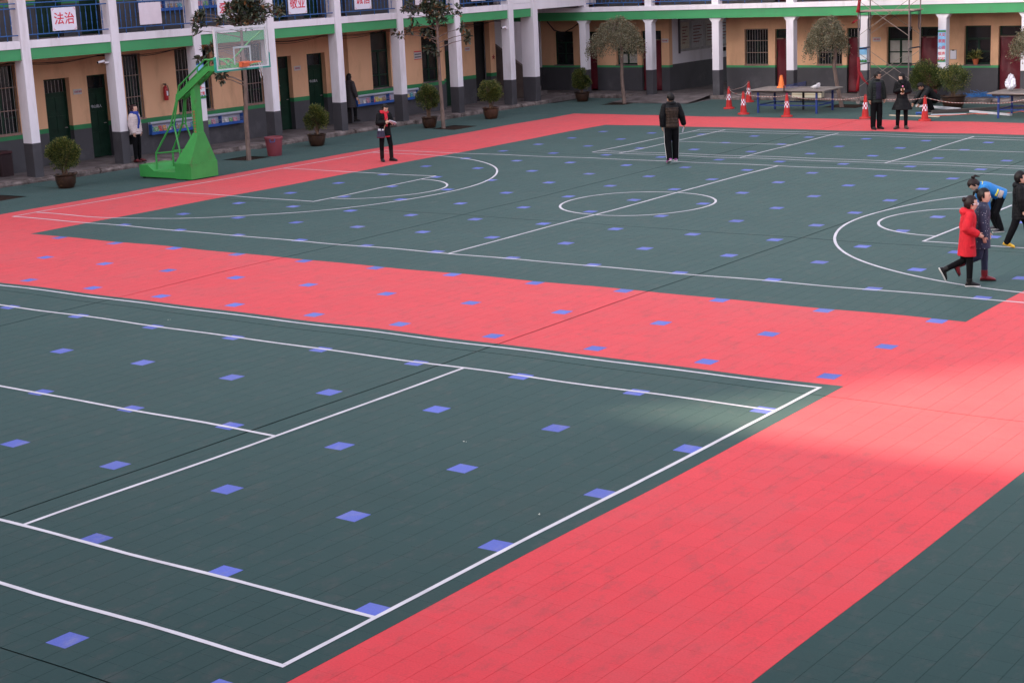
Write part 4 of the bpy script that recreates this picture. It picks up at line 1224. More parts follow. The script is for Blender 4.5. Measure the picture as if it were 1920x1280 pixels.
def cone(loc, lb, H=.70, rb=.19, checks=True, mt=M_cone, z=None, group='red and white traffic cones', tilt=0):
    t = thing('traffic_cone', lb, 'cone', None, (loc[0], loc[1], wave(loc[0], loc[1]) if z is None else z), 0, group)
    r = lambda h: (.10 if checks else rb * .66) * (1 - h / H) * 1.05 + .028 * (h / H) + .012
    b = MB(); b.lathe([(rb, 0), (rb, .03), (rb * .92, .05), (r(.06), .06)], 24); b.build('base', mt, t, smooth=True)
    b = MB(); b.lathe([(r(.06), .06), (r(H * .5), H * .5), (r(H * .93), H * .93), (r(H) * 1.0, H), (.012, H), (.012, H - .04)], 24); b.build('body', mt, t, smooth=True)
    if checks:
        n = 10; z0, dz = .30, .068
        b = MB(); b.lathe([(r(z0) + .002, z0), (r(z0 + 3 * dz) + .002, z0 + 3 * dz)], 24, cap=False); b.cur = 1
        for row in range(3):
            for k in range(n):
                if (k + row) % 2: continue
                a0 = 2 * math.pi * k / n; a1 = 2 * math.pi * (k + 1) / n; V = []
                for zz in (z0 + row * dz, z0 + (row + 1) * dz):
                    for a in (a0, (a0 + a1) / 2, a1): V.append(((r(zz) + .0045) * math.cos(a), (r(zz) + .0045) * math.sin(a), zz))
                b.add(V, [(0, 1, 4, 3), (1, 2, 5, 4)])
        b.build('checked_sleeve', [mat('sleeve_red', (.42, .02, .04), .4, .05), M_board], t, fix=False)
        b = MB(); b.tube([(.03 * math.cos(a), 0, H + .02 + .03 * math.sin(a)) for a in [k * math.pi / 4 for k in range(9)]], .008, 6); b.build('loop', mt, t)
    return t


CONES = [((-6.66, 42.45), 'leftmost red cone with a checked sleeve by the table'), ((-5.16, 40.7), 'second red cone from the left, in front of the table corner'), ((-7.23, 44.95), 'red cone at the back by the walkway kerb'),
         ((-3.34, 40.24), 'red cone in front of the table legs'), ((-.6, 40.17), 'red cone beside the man in the padded jacket'), ((1.43, 39.97), 'red cone in front of the crouching man')]
for p, lb in CONES: cone(p, lb)

# ------------------------------------------------------------------ table tennis tables
M_tt = mat('table_top', (.17, .145, .13), .6, .2, 3, .2, 40, dirt=(.26, .22, .18), dscale=2.5)
M_leg = mat('table_leg_blue', (.02, .045, .20), .45, .15, 5)


def tt_table(x0, y0, lb, net=True):
    t = thing('table_tennis_table', lb, 'table', None, (x0, y0, wave(x0, y0)), .02)
    b = MB(); b.cbox(0, 1.365, 0, 1.525, .725, .76, .006); b.build('top', M_tt, t)
    b = MB(); b.cbox(1.371, 2.74, 0, 1.525, .725, .76, .006); b.build('top', M_tt, t)
    b = MB()
    for a in ((.02, 2.72, .005, .03), (.02, 2.72, 1.495, 1.52), (.02, 2.72, .755, .77)): b.box(a[0], a[1], a[2], a[3], .7603, .7613)
    b.build('painted_line', mat('table_line', (.45, .42, .40), .6, .2, 6), t)
    b = MB(); b.box(.12, 2.62, .12, .16, .67, .724); b.box(.12, 2.62, 1.365, 1.405, .67, .724); b.build('apron', M_black, t)
    for x in (.32, 1.37, 2.42):
        for y in (.14, 1.385):
            b = MB(); b.box(x - .028, x + .028, y - .028, y + .028, 0.0, .669); b.build('leg', M_leg if y < 1 or x != 1.37 else M_black, t)
    for y in (.14, 1.385):
        b = MB(); b.box(.349, 2.391, y - .018, y + .018, .24, .275); b.build('stretcher', M_leg, t)
    for x in (.32, 2.42):
        b = MB(); b.box(x - .018, x + .018, .169, 1.356, .24, .275); b.build('stretcher', M_leg, t)
    if net:
        nn = empty('net'); nn.parent = t
        for y in (-.08, 1.6):
            b = MB(); b.box(1.35, 1.385, y - .012, y + .012, .70, .915); b.build('post', M_black, nn)
        for zz in (.80, .84, .875, .91):
            b = MB(); b.tube([(1.368, -.07, zz), (1.368, 1.59, zz)], .008, 6); b.build('net_bar', M_leg, nn)
    return t


tt_table(-5.22, 41.1, 'grey table tennis table with a metal net and blue legs')
tt_table(3.02, 40.85, 'grey table tennis table cut off at the right edge', net=False)
cone((-4.48, 42.1), 'small plain orange cone standing on the table', .42, .15, False, M_cone2, .765 + wave(-4.48, 42.1), None)
# cream box behind the table
t = thing('cardboard_box', 'low cream box lying behind the table tennis table', 'box', None, (-5.2, 45.62, .12), 0)


def carrier_bag(loc, lb, seed, s=1.0, hgt=.26):
    t = thing('plastic_bag', lb, 'bag', None, loc, seed)
    rg = random.Random(seed); bm = bmesh.new(); bmesh.ops.create_icosphere(bm, subdivisions=4, radius=1)
    for v in bm.verts:
        p = v.co.copy(); k = 1 + .22 * math.sin(5 * p.x + 3 * p.z + seed) + .16 * math.sin(9 * p.y - 4 * p.x) + .12 * math.sin(17 * p.z + 11 * p.x) + .09 * math.sin(29 * p.y + 13 * p.z)
        tap = 1 - .12 * max(0, p.z)
        v.co = Vector((p.x * .19 * (1 + (k - 1) * .7) * (1 - .6 * max(0, p.z)) * s - .10 * s * max(0, p.z), p.y * .11 * k * (1 - .4 * max(0, p.z)) * s, (p.z * .5 + .5) ** .8 * hgt * (1 - .35 * p.x + .15 * math.sin(6 * p.x + 8 * p.y)) * s))
        if v.co.z < .0: v.co.z = 0
    me = bpy.data.meshes.new('body'); bm.to_mesh(me); bm.free(); me.materials.append(mat('bag_plastic', (.70, .68, .70), .35, .06, 8)); me.polygons.foreach_set('use_smooth', [True] * len(me.polygons))
    mobj('body', me, t)
    b = MB()
    for q in (-1, 1): b.tube([(-.15 * s, q * .04 * s, hgt * .95 * s), (-.16 * s, q * .05 * s, hgt * 1.10 * s), (-.08 * s, q * .045 * s, hgt * 1.14 * s), (-.06 * s, q * .04 * s, hgt * .9 * s)], .007 * s, 6)
    b.build('handle', MATS['bag_plastic'], t, smooth=True)
    return t


carrier_bag((-3.05, 41.75, .762), 'crumpled white carrier bag on the table with the net', 3, .85, .2)
carrier_bag((3.42, 41.75, .762), 'white carrier bag slumped on the table at the right edge', 5, 1.25, .34)
b = MB(); b.cbox(-.6, .55, -.12, .12, 0, .22, .01); b.build('carton', mat('cream_card', (.55, .50, .38), .7, .08), t)
b = MB(); b.box(-.6, .55, -.125, -.1205, .09, .13); b.build('tape', mat('tape', (.42, .34, .22), .5), t)

# ------------------------------------------------------------------ rope barrier
M_rope = bpy.data.materials.new('rope'); M_rope.use_nodes = True
t_ = M_rope.node_tree; g_ = t_.nodes.new('ShaderNodeNewGeometry'); wv = t_.nodes.new('ShaderNodeTexWave'); wv.inputs['Scale'].default_value = 7; wv.bands_direction = 'DIAGONAL'
rp = t_.nodes.new('ShaderNodeValToRGB'); rp.color_ramp.elements[0].color = (.30, .09, .07, 1); rp.color_ramp.elements[1].color = (.45, .39, .35, 1); rp.color_ramp.elements[0].position = .25; rp.color_ramp.elements[1].position = .4
t_.links.new(g_.outputs['Position'], wv.inputs[0]); t_.links.new(wv.outputs[0], rp.inputs[0]); t_.links.new(rp.outputs[0], t_.nodes['Principled BSDF'].inputs['Base Color'])
rope_pts = [(-7.23, 44.95), (-6.66, 42.45), (-5.16, 40.7), (-3.34, 40.24), (-.6, 40.17), (1.43, 39.97), (4.6, 39.7)]
names = ['from the back cone to the leftmost cone', 'between the leftmost cone and the next', 'in front of the table with the net', 'between the table and the man in the padded jacket', 'behind the man and woman talking', 'running off to the right edge']
for (a, c, n) in zip(rope_pts[:-1], rope_pts[1:], names):
    A = Vector((*a, .70)); Cc = Vector((*c, .70)); L = (Cc - A).length; pts = []
    for k in range(25):
        u = k / 24; pts.append(A.lerp(Cc, u) + Vector((0, 0, -.055 * L * .9 * 4 * u * (1 - u) * (1 + .15 * math.sin(9 * u)))))
    b = MB(); b.tube(pts, .009, 6); o = b.build('barrier_rope', M_rope, smooth=True); tag(o, 'red and white barrier rope ' + n, 'rope', 'ropes strung between the cones')

# ------------------------------------------------------------------ scaffold
M_scaf = mat('scaffold_steel', (.20, .165, .155), .55, .3, 12, metal=.25, dirt=(.20, .10, .06), dscale=8)
M_brace = mat('scaffold_brace', (.27, .22, .19), .5, .3, 8, metal=.3)
M_lad = mat('scaffold_dark', (.03, .035, .055), .5, .2)
sf = thing('scaffold', 'tall steel scaffold tower on wheels in front of the far wing', 'scaffold', None, (-2.86, 44.62, 0), 0)
SX, SY = 1.80, .95


def scaf_frame(x, z0, parent):
    fr = empty('end_frame'); fr.parent = parent
    H = 1.72
    for y in (0, SY):
        b = MB(); b.tube([(x, y, z0), (x, y, z0 + H)], .024, 8); b.build('upright', M_scaf, fr)
    for zz in (H - .02,):
        b = MB(); b.tube([(x, 0, z0 + zz), (x, SY, z0 + zz)], .022, 8); b.build('cross_bar', M_lad, fr)
    for zz in (1.17,):
        b = MB(); b.tube([(x, 0, z0 + zz), (x, SY, z0 + zz)], .019, 8); b.build('cross_bar', M_lad, fr)
    for y, sy in ((0, 1), (SY, -1)):
        b = MB(); b.tube([(x, y + sy * .14, z0 + 1.17), (x, y + sy * .14, z0 + .64), (x, y + sy * .10, z0 + .56), (x, y, z0 + .54)], .014, 6); b.build('ladder_bar', M_lad, fr)
    return fr


for lv in range(3):
    z0 = .17 + 1.73 * lv
    for x in (0, SX): scaf_frame(x, z0, sf)
    for y in (0, SY):
        b = MB(); b.tube([(0, y - .03, z0 + .40), (SX, y - .03, z0 + 1.58)], .009, 6); b.build('brace', M_brace, sf)
        b = MB(); b.tube([(0, y - .055, z0 + 1.58), (SX, y - .055, z0 + .40)], .009, 6); b.build('brace', M_brace, sf)
for lv, zz in ((2, 3.115), (3, 4.845)):
    for k in range(3):
        b = MB(); b.box(-.12, SX + .12, .06 + k * .29, .32 + k * .29, zz - .02, zz + .015); b.build('plank', mat('plank', (.34, .25, .22), .8, .3, 6), sf)
for x in (0, SX):
    for y in (0, SY):
        b = MB(); b.tube([(x, y - .02, .075), (x, y + .02, .075)], .065, 12); b.build('caster', mat('caster', (.30, .25, .23), .6), sf)
        b = MB(); b.box(x - .03, x + .03, y - .035, y + .035, .10, .19); b.build('caster_fork', M_scaf, sf)
M_ribbon = mat('ribbon_red', (.32, .015, .022), .5, .15)


def cloth_strip(name, pts, wd, lb, cat, parent=None, mt=None, wdir=(0.8, .58, 0)):
    V = []; F = []; wv_ = Vector(wdir)
    for i, p in enumerate(pts):
        p = Vector(p); w2 = wd * (1 + .2 * math.sin(i * 2.1)); n_ = wv_.cross(Vector((0, 0, 1))).normalized() * .012 * math.sin(i * 1.3)
        V += [p - wv_ * w2 / 2 + n_, p + n_ * -1, p + wv_ * w2 / 2 + n_]
    for i in range(len(pts) - 1):
        for k in range(2): F.append((3 * i + k, 3 * i + k + 1, 3 * i + k + 4, 3 * i + k + 3))
    b = MB(); b.add(V, F); o = b.build(name, mt or M_ribbon, parent, smooth=80, fix=False)
    s_ = o.modifiers.new('s', 'SOLIDIFY'); s_.thickness = .006
    if lb: tag(o, lb, cat)
    return o


cloth_strip('red_flag', [(-2.80, 44.58, 3.75), (-2.78, 44.57, 3.6), (-2.81, 44.56, 3.4), (-2.84, 44.56, 3.2), (-2.85, 44.55, 3.08)], .12, 'red cloth hanging at the top of the scaffold', 'cloth')
cloth_strip('red_flag', [(-2.88, 44.56, 2.85), (-2.95, 44.52, 2.80), (-3.02, 44.48, 2.72)], .10, 'small red cloth scrap tied to a scaffold leg', 'cloth')
cloth_strip('red_cloth', [(-2.83, 44.55, 1.6), (-2.82, 44.55, 1.3), (-2.80, 44.54, 1.0), (-2.84, 44.55, .7), (-2.86, 44.55, .45)], .10, 'long red cloth hanging down the scaffold leg', 'cloth')
cloth_strip('red_cloth', [(-2.78, 44.56, 1.1), (-2.68, 44.6, .85), (-2.55, 44.7, .68), (-2.42, 44.8, .60)], .09, 'red cloth sling drooping beside the scaffold leg', 'cloth')

# ------------------------------------------------------------------ building materials on the ground at right
M_alu2 = mat('alu_profile', (.62, .62, .66), .35, .06, 4, metal=.2)
M_brown = mat('brown_profile', (.075, .06, .055), .5, .15)


def profile_bar(a, c, w_, h_, mt, lb, z=.015):
    A = Vector((*a, z)); Cc = Vector((*c, z)); d = Cc - A; L = d.length; ang = math.atan2(d.y, d.x)
    t = MB(); t.cbox(0, L, -w_ / 2, w_ / 2, 0, h_, .004)
    k = .3
    while k < L: t.box(k, k + .015, -w_ / 2 - .002, -w_ / 2 + .002, h_ * .3, h_ * .6); k += .6
    o = t.build('metal_profile', mt, None, loc=A, rz=ang); return tag(o, lb, 'metal bar', 'metal profiles on the ground')


profile_bar((-.35, 43.65), (1.45, 42.75), .10, .07, M_alu2, 'white metal profile in front of the crouching man', .05)
profile_bar((1.9, 42.5), (3.5, 41.65), .10, .06, M_alu2, 'white metal profile running under the table at right', .02)
profile_bar((.85, 41.95), (4.3, 45.3), .12, .09, M_brown, 'long dark brown metal profile lying across the floor', .02)
profile_bar((-.2, 41.1), (1.5, 40.95), .07, .03, mat('pale_wood', (.55, .46, .34), .7, .1), 'thin pale wooden batten on the floor behind the cone', .01)
profile_bar((1.0, 41.5), (2.0, 41.9), .05, .03, M_alu2, 'short white metal strip beside the orange cable', .01)
rg = random.Random(9); pts = []
for k in range(70):
    u = k / 69; pts.append((.6 + 3.6 * u + .16 * math.sin(u * 21), 40.9 + 2.4 * u + .22 * math.sin(u * 17 + 1), .02 + wave(1, 41)))
b = MB(); b.tube(pts, .012, 6); o = b.build('extension_cord', mat('cord_orange', (.70, .12, .07), .5, .1)); tag(o, 'orange power cord winding across the floor under the table at right', 'cord')
t = thing('power_drill', 'blue and yellow power drill lying on the floor', 'drill', None, (.55, 41.45, .02), .3)
b = MB(); b.tube([(0, 0, .05), (.2, 0, .05)], .035, 10); b.box(-.02, .05, -.02, .02, .0, .08); b.build('body', mat('drill_blue', (.04, .10, .32), .4, .1), t)
b = MB(); b.tube([(.2, 0, .05), (.27, 0, .05), (.3, 0, .05)], [.028, .02, .01], 10); b.build('chuck', mat('drill_yellow', (.6, .45, .08), .4), t)
b = MB(); b.tube([(.3, 0, .05), (.48, 0, .05)], .006, 6); b.build('bit', M_steel, t)
# blue netting heap by the wall
def fnn(g):
    a = g.uniform(0, 6.28); r_ = math.sqrt(g.random()); return (1.0 * r_ * math.cos(a), .35 * r_ * math.sin(a), max(0.01, .20 * (1 - r_) * g.random() + .02)), (g.gauss(0, 1), g.gauss(0, 1), g.gauss(0, .25))
o = leaves(420, fnn, .30, [mat('net_blue', (.04, .20, .52), .5, .2)], 3, asp=.05).build('blue_netting', MATS['net_blue'], None, fix=False, loc=(.9, 46.55, .12)); tag(o, 'tangled heap of blue plastic netting on the far walkway', 'netting')
# litter specks on the court
M_lit = mat('litter_pale', (.6, .6, .5), .7, .2)
for k, (x, y) in enumerate(((9.9, 6.05), (1.6, 9.2), (12.1, 4.4))):
    b = MB(); b.add([(-.011, -.007, .003), (.010, -.009, .004), (.012, .008, .003), (-.006, .010, .005)], [(0, 1, 2, 3)])
    b.box(.03, .037, .0, .007, .001, .004)
    o = b.build('paper_scrap', M_lit, None, loc=(x, y, wave(x, y) + .002), rz=k); tag(o, 'tiny pale paper scrap ' + ('in the middle of the near court', 'near the left edge of the near court', 'beside the near court baseline')[k], 'litter', 'scraps on the court')
# ------------------------------------------------------------------ people


def remesh(mb, vox, name, mt, parent, sm=2):
    me0 = mb.mesh('tmp', mt, fix=True)
    o = bpy.data.objects.new('tmp', me0); col.objects.link(o)
    r_ = o.modifiers.new('r', 'REMESH'); r_.mode = 'VOXEL'; r_.voxel_size = vox; r_.use_smooth_shade = True
    s_ = o.modifiers.new('s', 'SMOOTH'); s_.factor = .5; s_.iterations = sm
    bpy.context.view_layer.update()
    me = bpy.data.meshes.new_from_object(o.evaluated_get(bpy.context.evaluated_depsgraph_get()))
    bpy.data.objects.remove(o); bpy.data.meshes.remove(me0)
    me.name = name
    if not me.materials: me.materials.append(mt)
    return mobj(name, me, parent)


V3 = Vector


def limb(b, pts, rad, sub=6, quilt=0, pitch=.05, n=12):
    """tapered tube through joints with rounded ends"""
    P = [V3(p) for p in pts]; out = []; rr_ = []
    for i in range(len(P) - 1):
        L = (P[i + 1] - P[i]).length; k = max(sub, int(L / (pitch / 5)) if quilt else sub)
        for j in range(k):
            u = j / k; out.append(P[i].lerp(P[i + 1], u)); r_ = rad[i] + (rad[i + 1] - rad[i]) * u
            if quilt: r_ *= 1 + quilt * abs(math.sin(math.pi * (u * L) / pitch)) - quilt * .5
            rr_.append(r_)
    out.append(P[-1]); rr_.append(rad[-1])
    d0 = (out[0] - out[1]).normalized(); d1 = (out[-1] - out[-2]).normalized()
    out = [out[0] + d0 * rr_[0] * .8, out[0] + d0 * rr_[0] * .5] + out + [out[-1] + d1 * rr_[-1] * .35]
    rr_ = [rr_[0] * .35, rr_[0] * .85] + rr_ + [rr_[-1] * .8]
    b.tube(out, rr_, n)


def panel(rings, a0, a1, scale, name, mt, parent, k0=0, k1=None, n=10, th=.006):
    V = []; F = []; rs = rings[k0:k1]
    for c, Uv, Vv in rs:
        for i in range(n + 1):
            a = R(a0 + (a1 - a0) * i / n)
            V.append(V3(c) + (V3(Uv) * math.cos(a) + V3(Vv) * math.sin(a)) * scale)
    for j in range(len(rs) - 1):
        for i in range(n): F.append((j * (n + 1) + i, j * (n + 1) + i + 1, (j + 1) * (n + 1) + i + 1, (j + 1) * (n + 1) + i))
    b = MB(); b.add(V, F); o = b.build(name, mt, parent, smooth=80, fix=False)
    s_ = o.modifiers.new('s', 'SOLIDIFY'); s_.thickness = th; s_.offset = 0
    return o


STAND = dict(uaR=(.16, .02, -1), faR=(.03, .18, -1), uaL=(-.16, .02, -1), faL=(-.03, .18, -1), thR=(.05, .02, -1), shR=(.01, -.03, -1), thL=(-.05, .02, -1), shL=(-.01, -.03, -1))


def person(label, loc, face, H, pose=None, hr=.135, lean=0, slean=0, hyaw=0, hpitch=0, skin=None, coat=None, legs=None, shoe=None, hair='short', hairm=None, hood=None, scarf=None, collar=None, footp=(0, 0), foota=(8, -8), fem=False, child=False, glasses=False):
    """coat: dict(m, hem, flare, quilt, pad, sleeve); legs: dict(m, slim); shoe: dict(m, cuff)"""
    skin = skin or M_skin; hairm = hairm or M_hair
    P_ = dict(STAND); P_.update(pose or {})
    f = V3((face[0], face[1], 0)).normalized()
    t = thing('person', label, 'person', None, loc, math.atan2(-f.x, f.y))
    q = H * (1 - hr) / .865
    ud = lambda k: V3(P_[k]).normalized()
    sp = V3((math.sin(R(slean)), math.sin(R(lean)) * math.cos(R(slean)), math.cos(R(lean)) * math.cos(R(slean)))).normalized()
    rt = V3((1, 0, 0)); rt = (rt - sp * rt.dot(sp)).normalized(); fw = sp.cross(rt) * 1
    if fw.y < 0 and lean < 85: fw = -fw
    wS = .92 if fem else 1.0
    # legs
    J = {}
    for s, sg in (('R', 1), ('L', -1)):
        hip = rt * (sg * .052 * q) + V3((0, 0, -.02 * q)); kn = hip + ud('th' + s) * .245 * q; an = kn + ud('sh' + s) * .238 * q
        J[s] = (hip, kn, an)
    # shoes first: find the ground
    shoes = {}; zmin = 9
    for i, (s, sg) in enumerate((('R', 1), ('L', -1))):
        an = J[s][2]; a = R(foota[i]); p = R(footp[i])
        fd = V3((math.sin(a) * math.cos(p), math.cos(a) * math.cos(p), -math.sin(p))); sd_ = V3((math.cos(a), -math.sin(a), 0)); up = sd_.cross(fd)
        if up.dot(ud('sh' + s)) > 0: up = -up
        b = MB(); rings = []
        for aa, ww, hh_ in ((-.046, .012, .024), (-.040, .022, .040), (-.02, .027, .062), (.01, .028, .066), (.045, .028, .050), (.08, .031, .036), (.10, .028, .030), (.115, .018, .022), (.121, .008, .012)):
            rings.append((an + fd * aa * q - up * .042 * q + up * hh_ * q / 2, sd_ * ww * q, up * hh_ * q / 2))
        b.loft(rings, 14)
        sole = []
        for aa, ww in ((-.048, .016), (-.035, .026), (.0, .028), (.05, .031), (.09, .032), (.115, .02), (.124, .01)): sole.append((an + fd * aa * q - up * .042 * q, sd_ * ww * q, up * .007 * q))
        shoes[s] = (b, sole, up, fd)
        for c, Uv, Vv in sole: zmin = min(zmin, c.z - .007 * q)
    off = V3((0, 0, -zmin))
    zoff = lambda b: setattr(b, 'v', [(p[0], p[1], p[2] + off.z) for p in b.v])
    hip0 = off
    neck = sp * .30 * q; SHc = sp * .282 * q
    # arms
    for s, sg in (('R', 1), ('L', -1)):
        sh = SHc + rt * (sg * .098 * q * wS); el = sh + ud('ua' + s) * .165 * q; wr = el + ud('fa' + s) * .145 * q
        J['a' + s] = (sh, el, wr)
    # head frame
    hh = H * hr
    Mh = Matrix.Rotation(R(-hyaw), 3, 'Z') @ Matrix.Rotation(R(-hpitch), 3, 'X')
    base_l = Matrix.Rotation(R(-min(lean, 60) * .6), 3, 'X')
    Mh = base_l @ Mh if lean > 30 else Mh
    hx, hy, hz = Mh @ V3((1, 0, 0)), Mh @ V3((0, 1, 0)), Mh @ V3((0, 0, 1))
    nk_dir = (sp + hz).normalized()
    hc = neck + nk_dir * (.022 * q) + hz * hh * .5 + hy * .012 * q
    # body: one continuous surface
    b = MB()
    tab = ((-.50, .10, .10, .18), (-.44, .19, .22, .13), (-.30, .28, .34, .07), (-.12, .335, .41, .02), (.08, .36, .445, -.01), (.26, .335, .42, -.02), (.40, .25, .32, -.03), (.48, .12, .16, -.03))
    b.loft([(hc + hz * (a * hh) + hy * (fo * hh), hx * (rx * hh), hy * (ry * hh)) for a, rx, ry, fo in tab], 18)
    b.ell(hc + hy * .44 * hh - hz * .10 * hh, (hx * .05 * hh, hy * .075 * hh, hz * .10 * hh), 8, 6)
    for sg in (-1, 1): b.ell(hc + hx * (sg * .365 * hh) - hz * .06 * hh - hy * .03 * hh, (hx * .035 * hh, hy * .075 * hh, hz * .12 * hh), 8, 6)
    b.tube([neck - sp * .05 * q, neck + nk_dir * .01 * q, hc - hz * .36 * hh - hy * .02 * hh], [.036 * q, .031 * q, .030 * q], 12)
    b.loft([(sp * k * q, rt * rx * q, fw * ry * q) for k, rx, ry in ((-.03, .06, .045), (.03, .075, .052), (.12, .07, .05), (.22, .085, .055), (.275, .075, .045), (.30, .04, .035))], 14)
    for s, sg in (('R', 1), ('L', -1)):
        sh, el, wr = J['a' + s]
        limb(b, [sh, el, wr], [.026 * q, .021 * q, .015 * q])
        d = ud('fa' + s); nrm = (rt * -sg); nrm = (nrm - d * nrm.dot(d))
        nrm = nrm.normalized() if nrm.length > .1 else V3((0, 0, -1)); sd_ = d.cross(nrm)
        if sd_.dot(fw) < 0: sd_ = -sd_
        b.ell(wr + d * .028 * q, (sd_ * .023 * q, nrm * .012 * q, d * .034 * q), 10, 6)
        for k in range(4):
            p0 = wr + d * .045 * q + sd_ * ((1.5 - k) * .0105 * q); Lf = (.038, .044, .041, .032)[k] * q
            p1 = p0 + d * Lf * .5 + nrm * Lf * .12; p2 = p1 + (d * .6 + nrm * .7).normalized() * Lf * .5
            limb(b, [p0, p1, p2], [.0056 * q, .0052 * q, .0046 * q], 3, n=8)
        p0 = wr + d * .018 * q + sd_ * .019 * q; p1 = p0 + (sd_ * .8 + d * .7).normalized() * .02 * q; p2 = p1 + (d + nrm * .4).normalized() * .022 * q
        limb(b, [p0, p1, p2], [.0066 * q, .006 * q, .005 * q], 3, n=8)
        hip, kn, an = J[s]
        limb(b, [hip, kn, an, an - V3((0, 0, .012 * q))], [.04 * q, .028 * q, .02 * q, .02 * q])
    zoff(b)
    body = remesh(b, .0075 if H > 1.45 else .0068, 'body', skin, t, 2)
    # face
    for sg in (-1, 1):
        e_ = MB(); e_.ell(hc + off + hy * .418 * hh + hx * (sg * .155 * hh) - hz * .01 * hh, (hx * .058 * hh, hy * .022 * hh, hz * .024 * hh), 8, 6); e_.build('eye', M_eye, body, smooth=True)
        e_ = MB(); e_.ell(hc + off + hy * .425 * hh + hx * (sg * .16 * hh) + hz * .085 * hh, (hx * .075 * hh, hy * .015 * hh, hz * .012 * hh), 8, 5); e_.build('eyebrow', hairm, body)
    e_ = MB(); e_.ell(hc + off + hy * .425 * hh - hz * .27 * hh, (hx * .085 * hh, hy * .02 * hh, hz * .022 * hh), 8, 6); e_.build('mouth', M_lip, body, smooth=True)
    # hair
    b = MB(); rgs = random.Random(int(H * 1000) + int(loc[0] * 10))
    nA, nE = 40, 22; Vv = []; Ff = []
    bang = 24 if hair in ('short',) else 30
    if hair == 'bangs': bang = 8
    for i in range(nE + 1):
        el_ = -90 + 180 * i / nE
        for k in range(nA):
            az = -180 + 360 * k / nA
            dr = V3((math.sin(R(az)) * math.cos(R(el_)), math.cos(R(az)) * math.cos(R(el_)), math.sin(R(el_))))
            wface = 1 if (abs(az) < 66 and el_ < bang - .06 * abs(az)) or (abs(az) < 98 and el_ < -14 + (0 if hair == 'short' else -6)) else 0
            low = -42 if hair == 'short' else -52
            mlt = 1.10 + .02 * math.sin(az * .35 + el_ * .2) + rgs.uniform(-.012, .012)
            if el_ > 60: mlt += .02
            if wface or el_ < low: mlt = .80
            Vv.append(hc + hx * (dr.x * .365 * hh * mlt) + hy * (dr.y * .445 * hh * mlt - .02 * hh) + hz * (dr.z * .485 * hh * mlt + .015 * hh))
    for i in range(nE):
        for k in range(nA): Ff.append((i * nA + k, i * nA + (k + 1) % nA, (i + 1) * nA + (k + 1) % nA, (i + 1) * nA + k))
    b.add(Vv, Ff)
    if hair in ('bun', 'ponytail'):
        up_ = .22 if hair == 'bun' else .30
        bc = hc - hy * .52 * hh + hz * up_ * hh
        for k in range(5):
            a = k * 1.26; b.ell(bc + hx * .06 * hh * math.cos(a) + hz * .06 * hh * math.sin(a), (hx * .13 * hh, hy * .12 * hh, hz * .13 * hh), 8, 6)
        if hair == 'ponytail':
            b.tube([bc, bc - hy * .2 * hh - hz * .1 * hh, bc - hy * .26 * hh - hz * .5 * hh], [.12 * hh, .10 * hh, .03 * hh], 8)
    if hair in ('long', 'bangs'):
        b.loft([(hc + hz * (a * hh) - hy * (bk * hh), hx * (rx * hh), hy * (ry * hh)) for a, bk, rx, ry in ((.15, .05, .40, .42), (-.1, .09, .43, .40), (-.35, .17, .43, .32), (-.6, .22, .40, .24), (-.8, .24, .34, .18), (-.88, .24, .2, .1))], 18)
    if hair == 'short' and not fem:
        for k in range(26):
            a = rgs.uniform(-1, 1); c_ = rgs.uniform(-.5, 1); b.ell(hc + hx * .26 * hh * a + hy * .3 * hh * c_ + hz * (.47 - .12 * a * a - .1 * c_ * c_) * hh, (hx * .07 * hh, hy * .09 * hh, hz * .05 * hh), 6, 5)
    zoff(b); b.build('hair', hairm, t, smooth=80)
    # coat
    c = dict(m=None, hem=.05, flare=1.0, quilt=0, pad=0, cuff=1.0, open=False); c.update(coat or {})
    pd = c['pad'] * q; tors = []
    dn = V3((0, 0, -1)) if lean < 40 else -sp
    hem = c['hem'] * q; nh = max(3, int(hem / (.018 * q)))
    w0, d0 = .104 * wS, .076
    for i in range(nh, 0, -1):
        u = i / nh; fl = 1 + (c['flare'] - 1) * u
        tors.append((dn * (hem * u), rt * ((w0 * fl) * q + pd), fw * ((d0 * fl) * q + pd)))
    keys = ((0, w0, d0), (.11, .098 * wS if not fem else .085, .072), (.20, .110 * wS, .078), (.262, .112 * wS, .070), (.288, .095 * wS, .058), (.305, .060, .050), (.325, .047, .046), (.335, .043, .043))
    for i in range(len(keys) - 1):
        a, e_ = keys[i], keys[i + 1]; k = max(2, int((e_[0] - a[0]) / .012))
        for j in range(k):
            u = j / k; tors.append((sp * ((a[0] + (e_[0] - a[0]) * u) * q), rt * ((a[1] + (e_[1] - a[1]) * u) * q + pd), fw * ((a[2] + (e_[2] - a[2]) * u) * q + pd)))
    tors.append((sp * keys[-1][0] * q, rt * (keys[-1][1] * q), fw * (keys[-1][2] * q)))
    if c['quilt']:
        acc = 0; nt_ = []
        for i, (cc, Uv, Wv) in enumerate(tors):
            if i: acc += (V3(cc) - V3(tors[i - 1][0])).length
            k = 1 + c['quilt'] * (abs(math.sin(math.pi * acc / (.042 * q))) - .6); nt_.append((cc, Uv * k, Wv * k))
        tors = nt_
    tors = [(V3(cc) + off, Uv, Wv) for cc, Uv, Wv in tors]
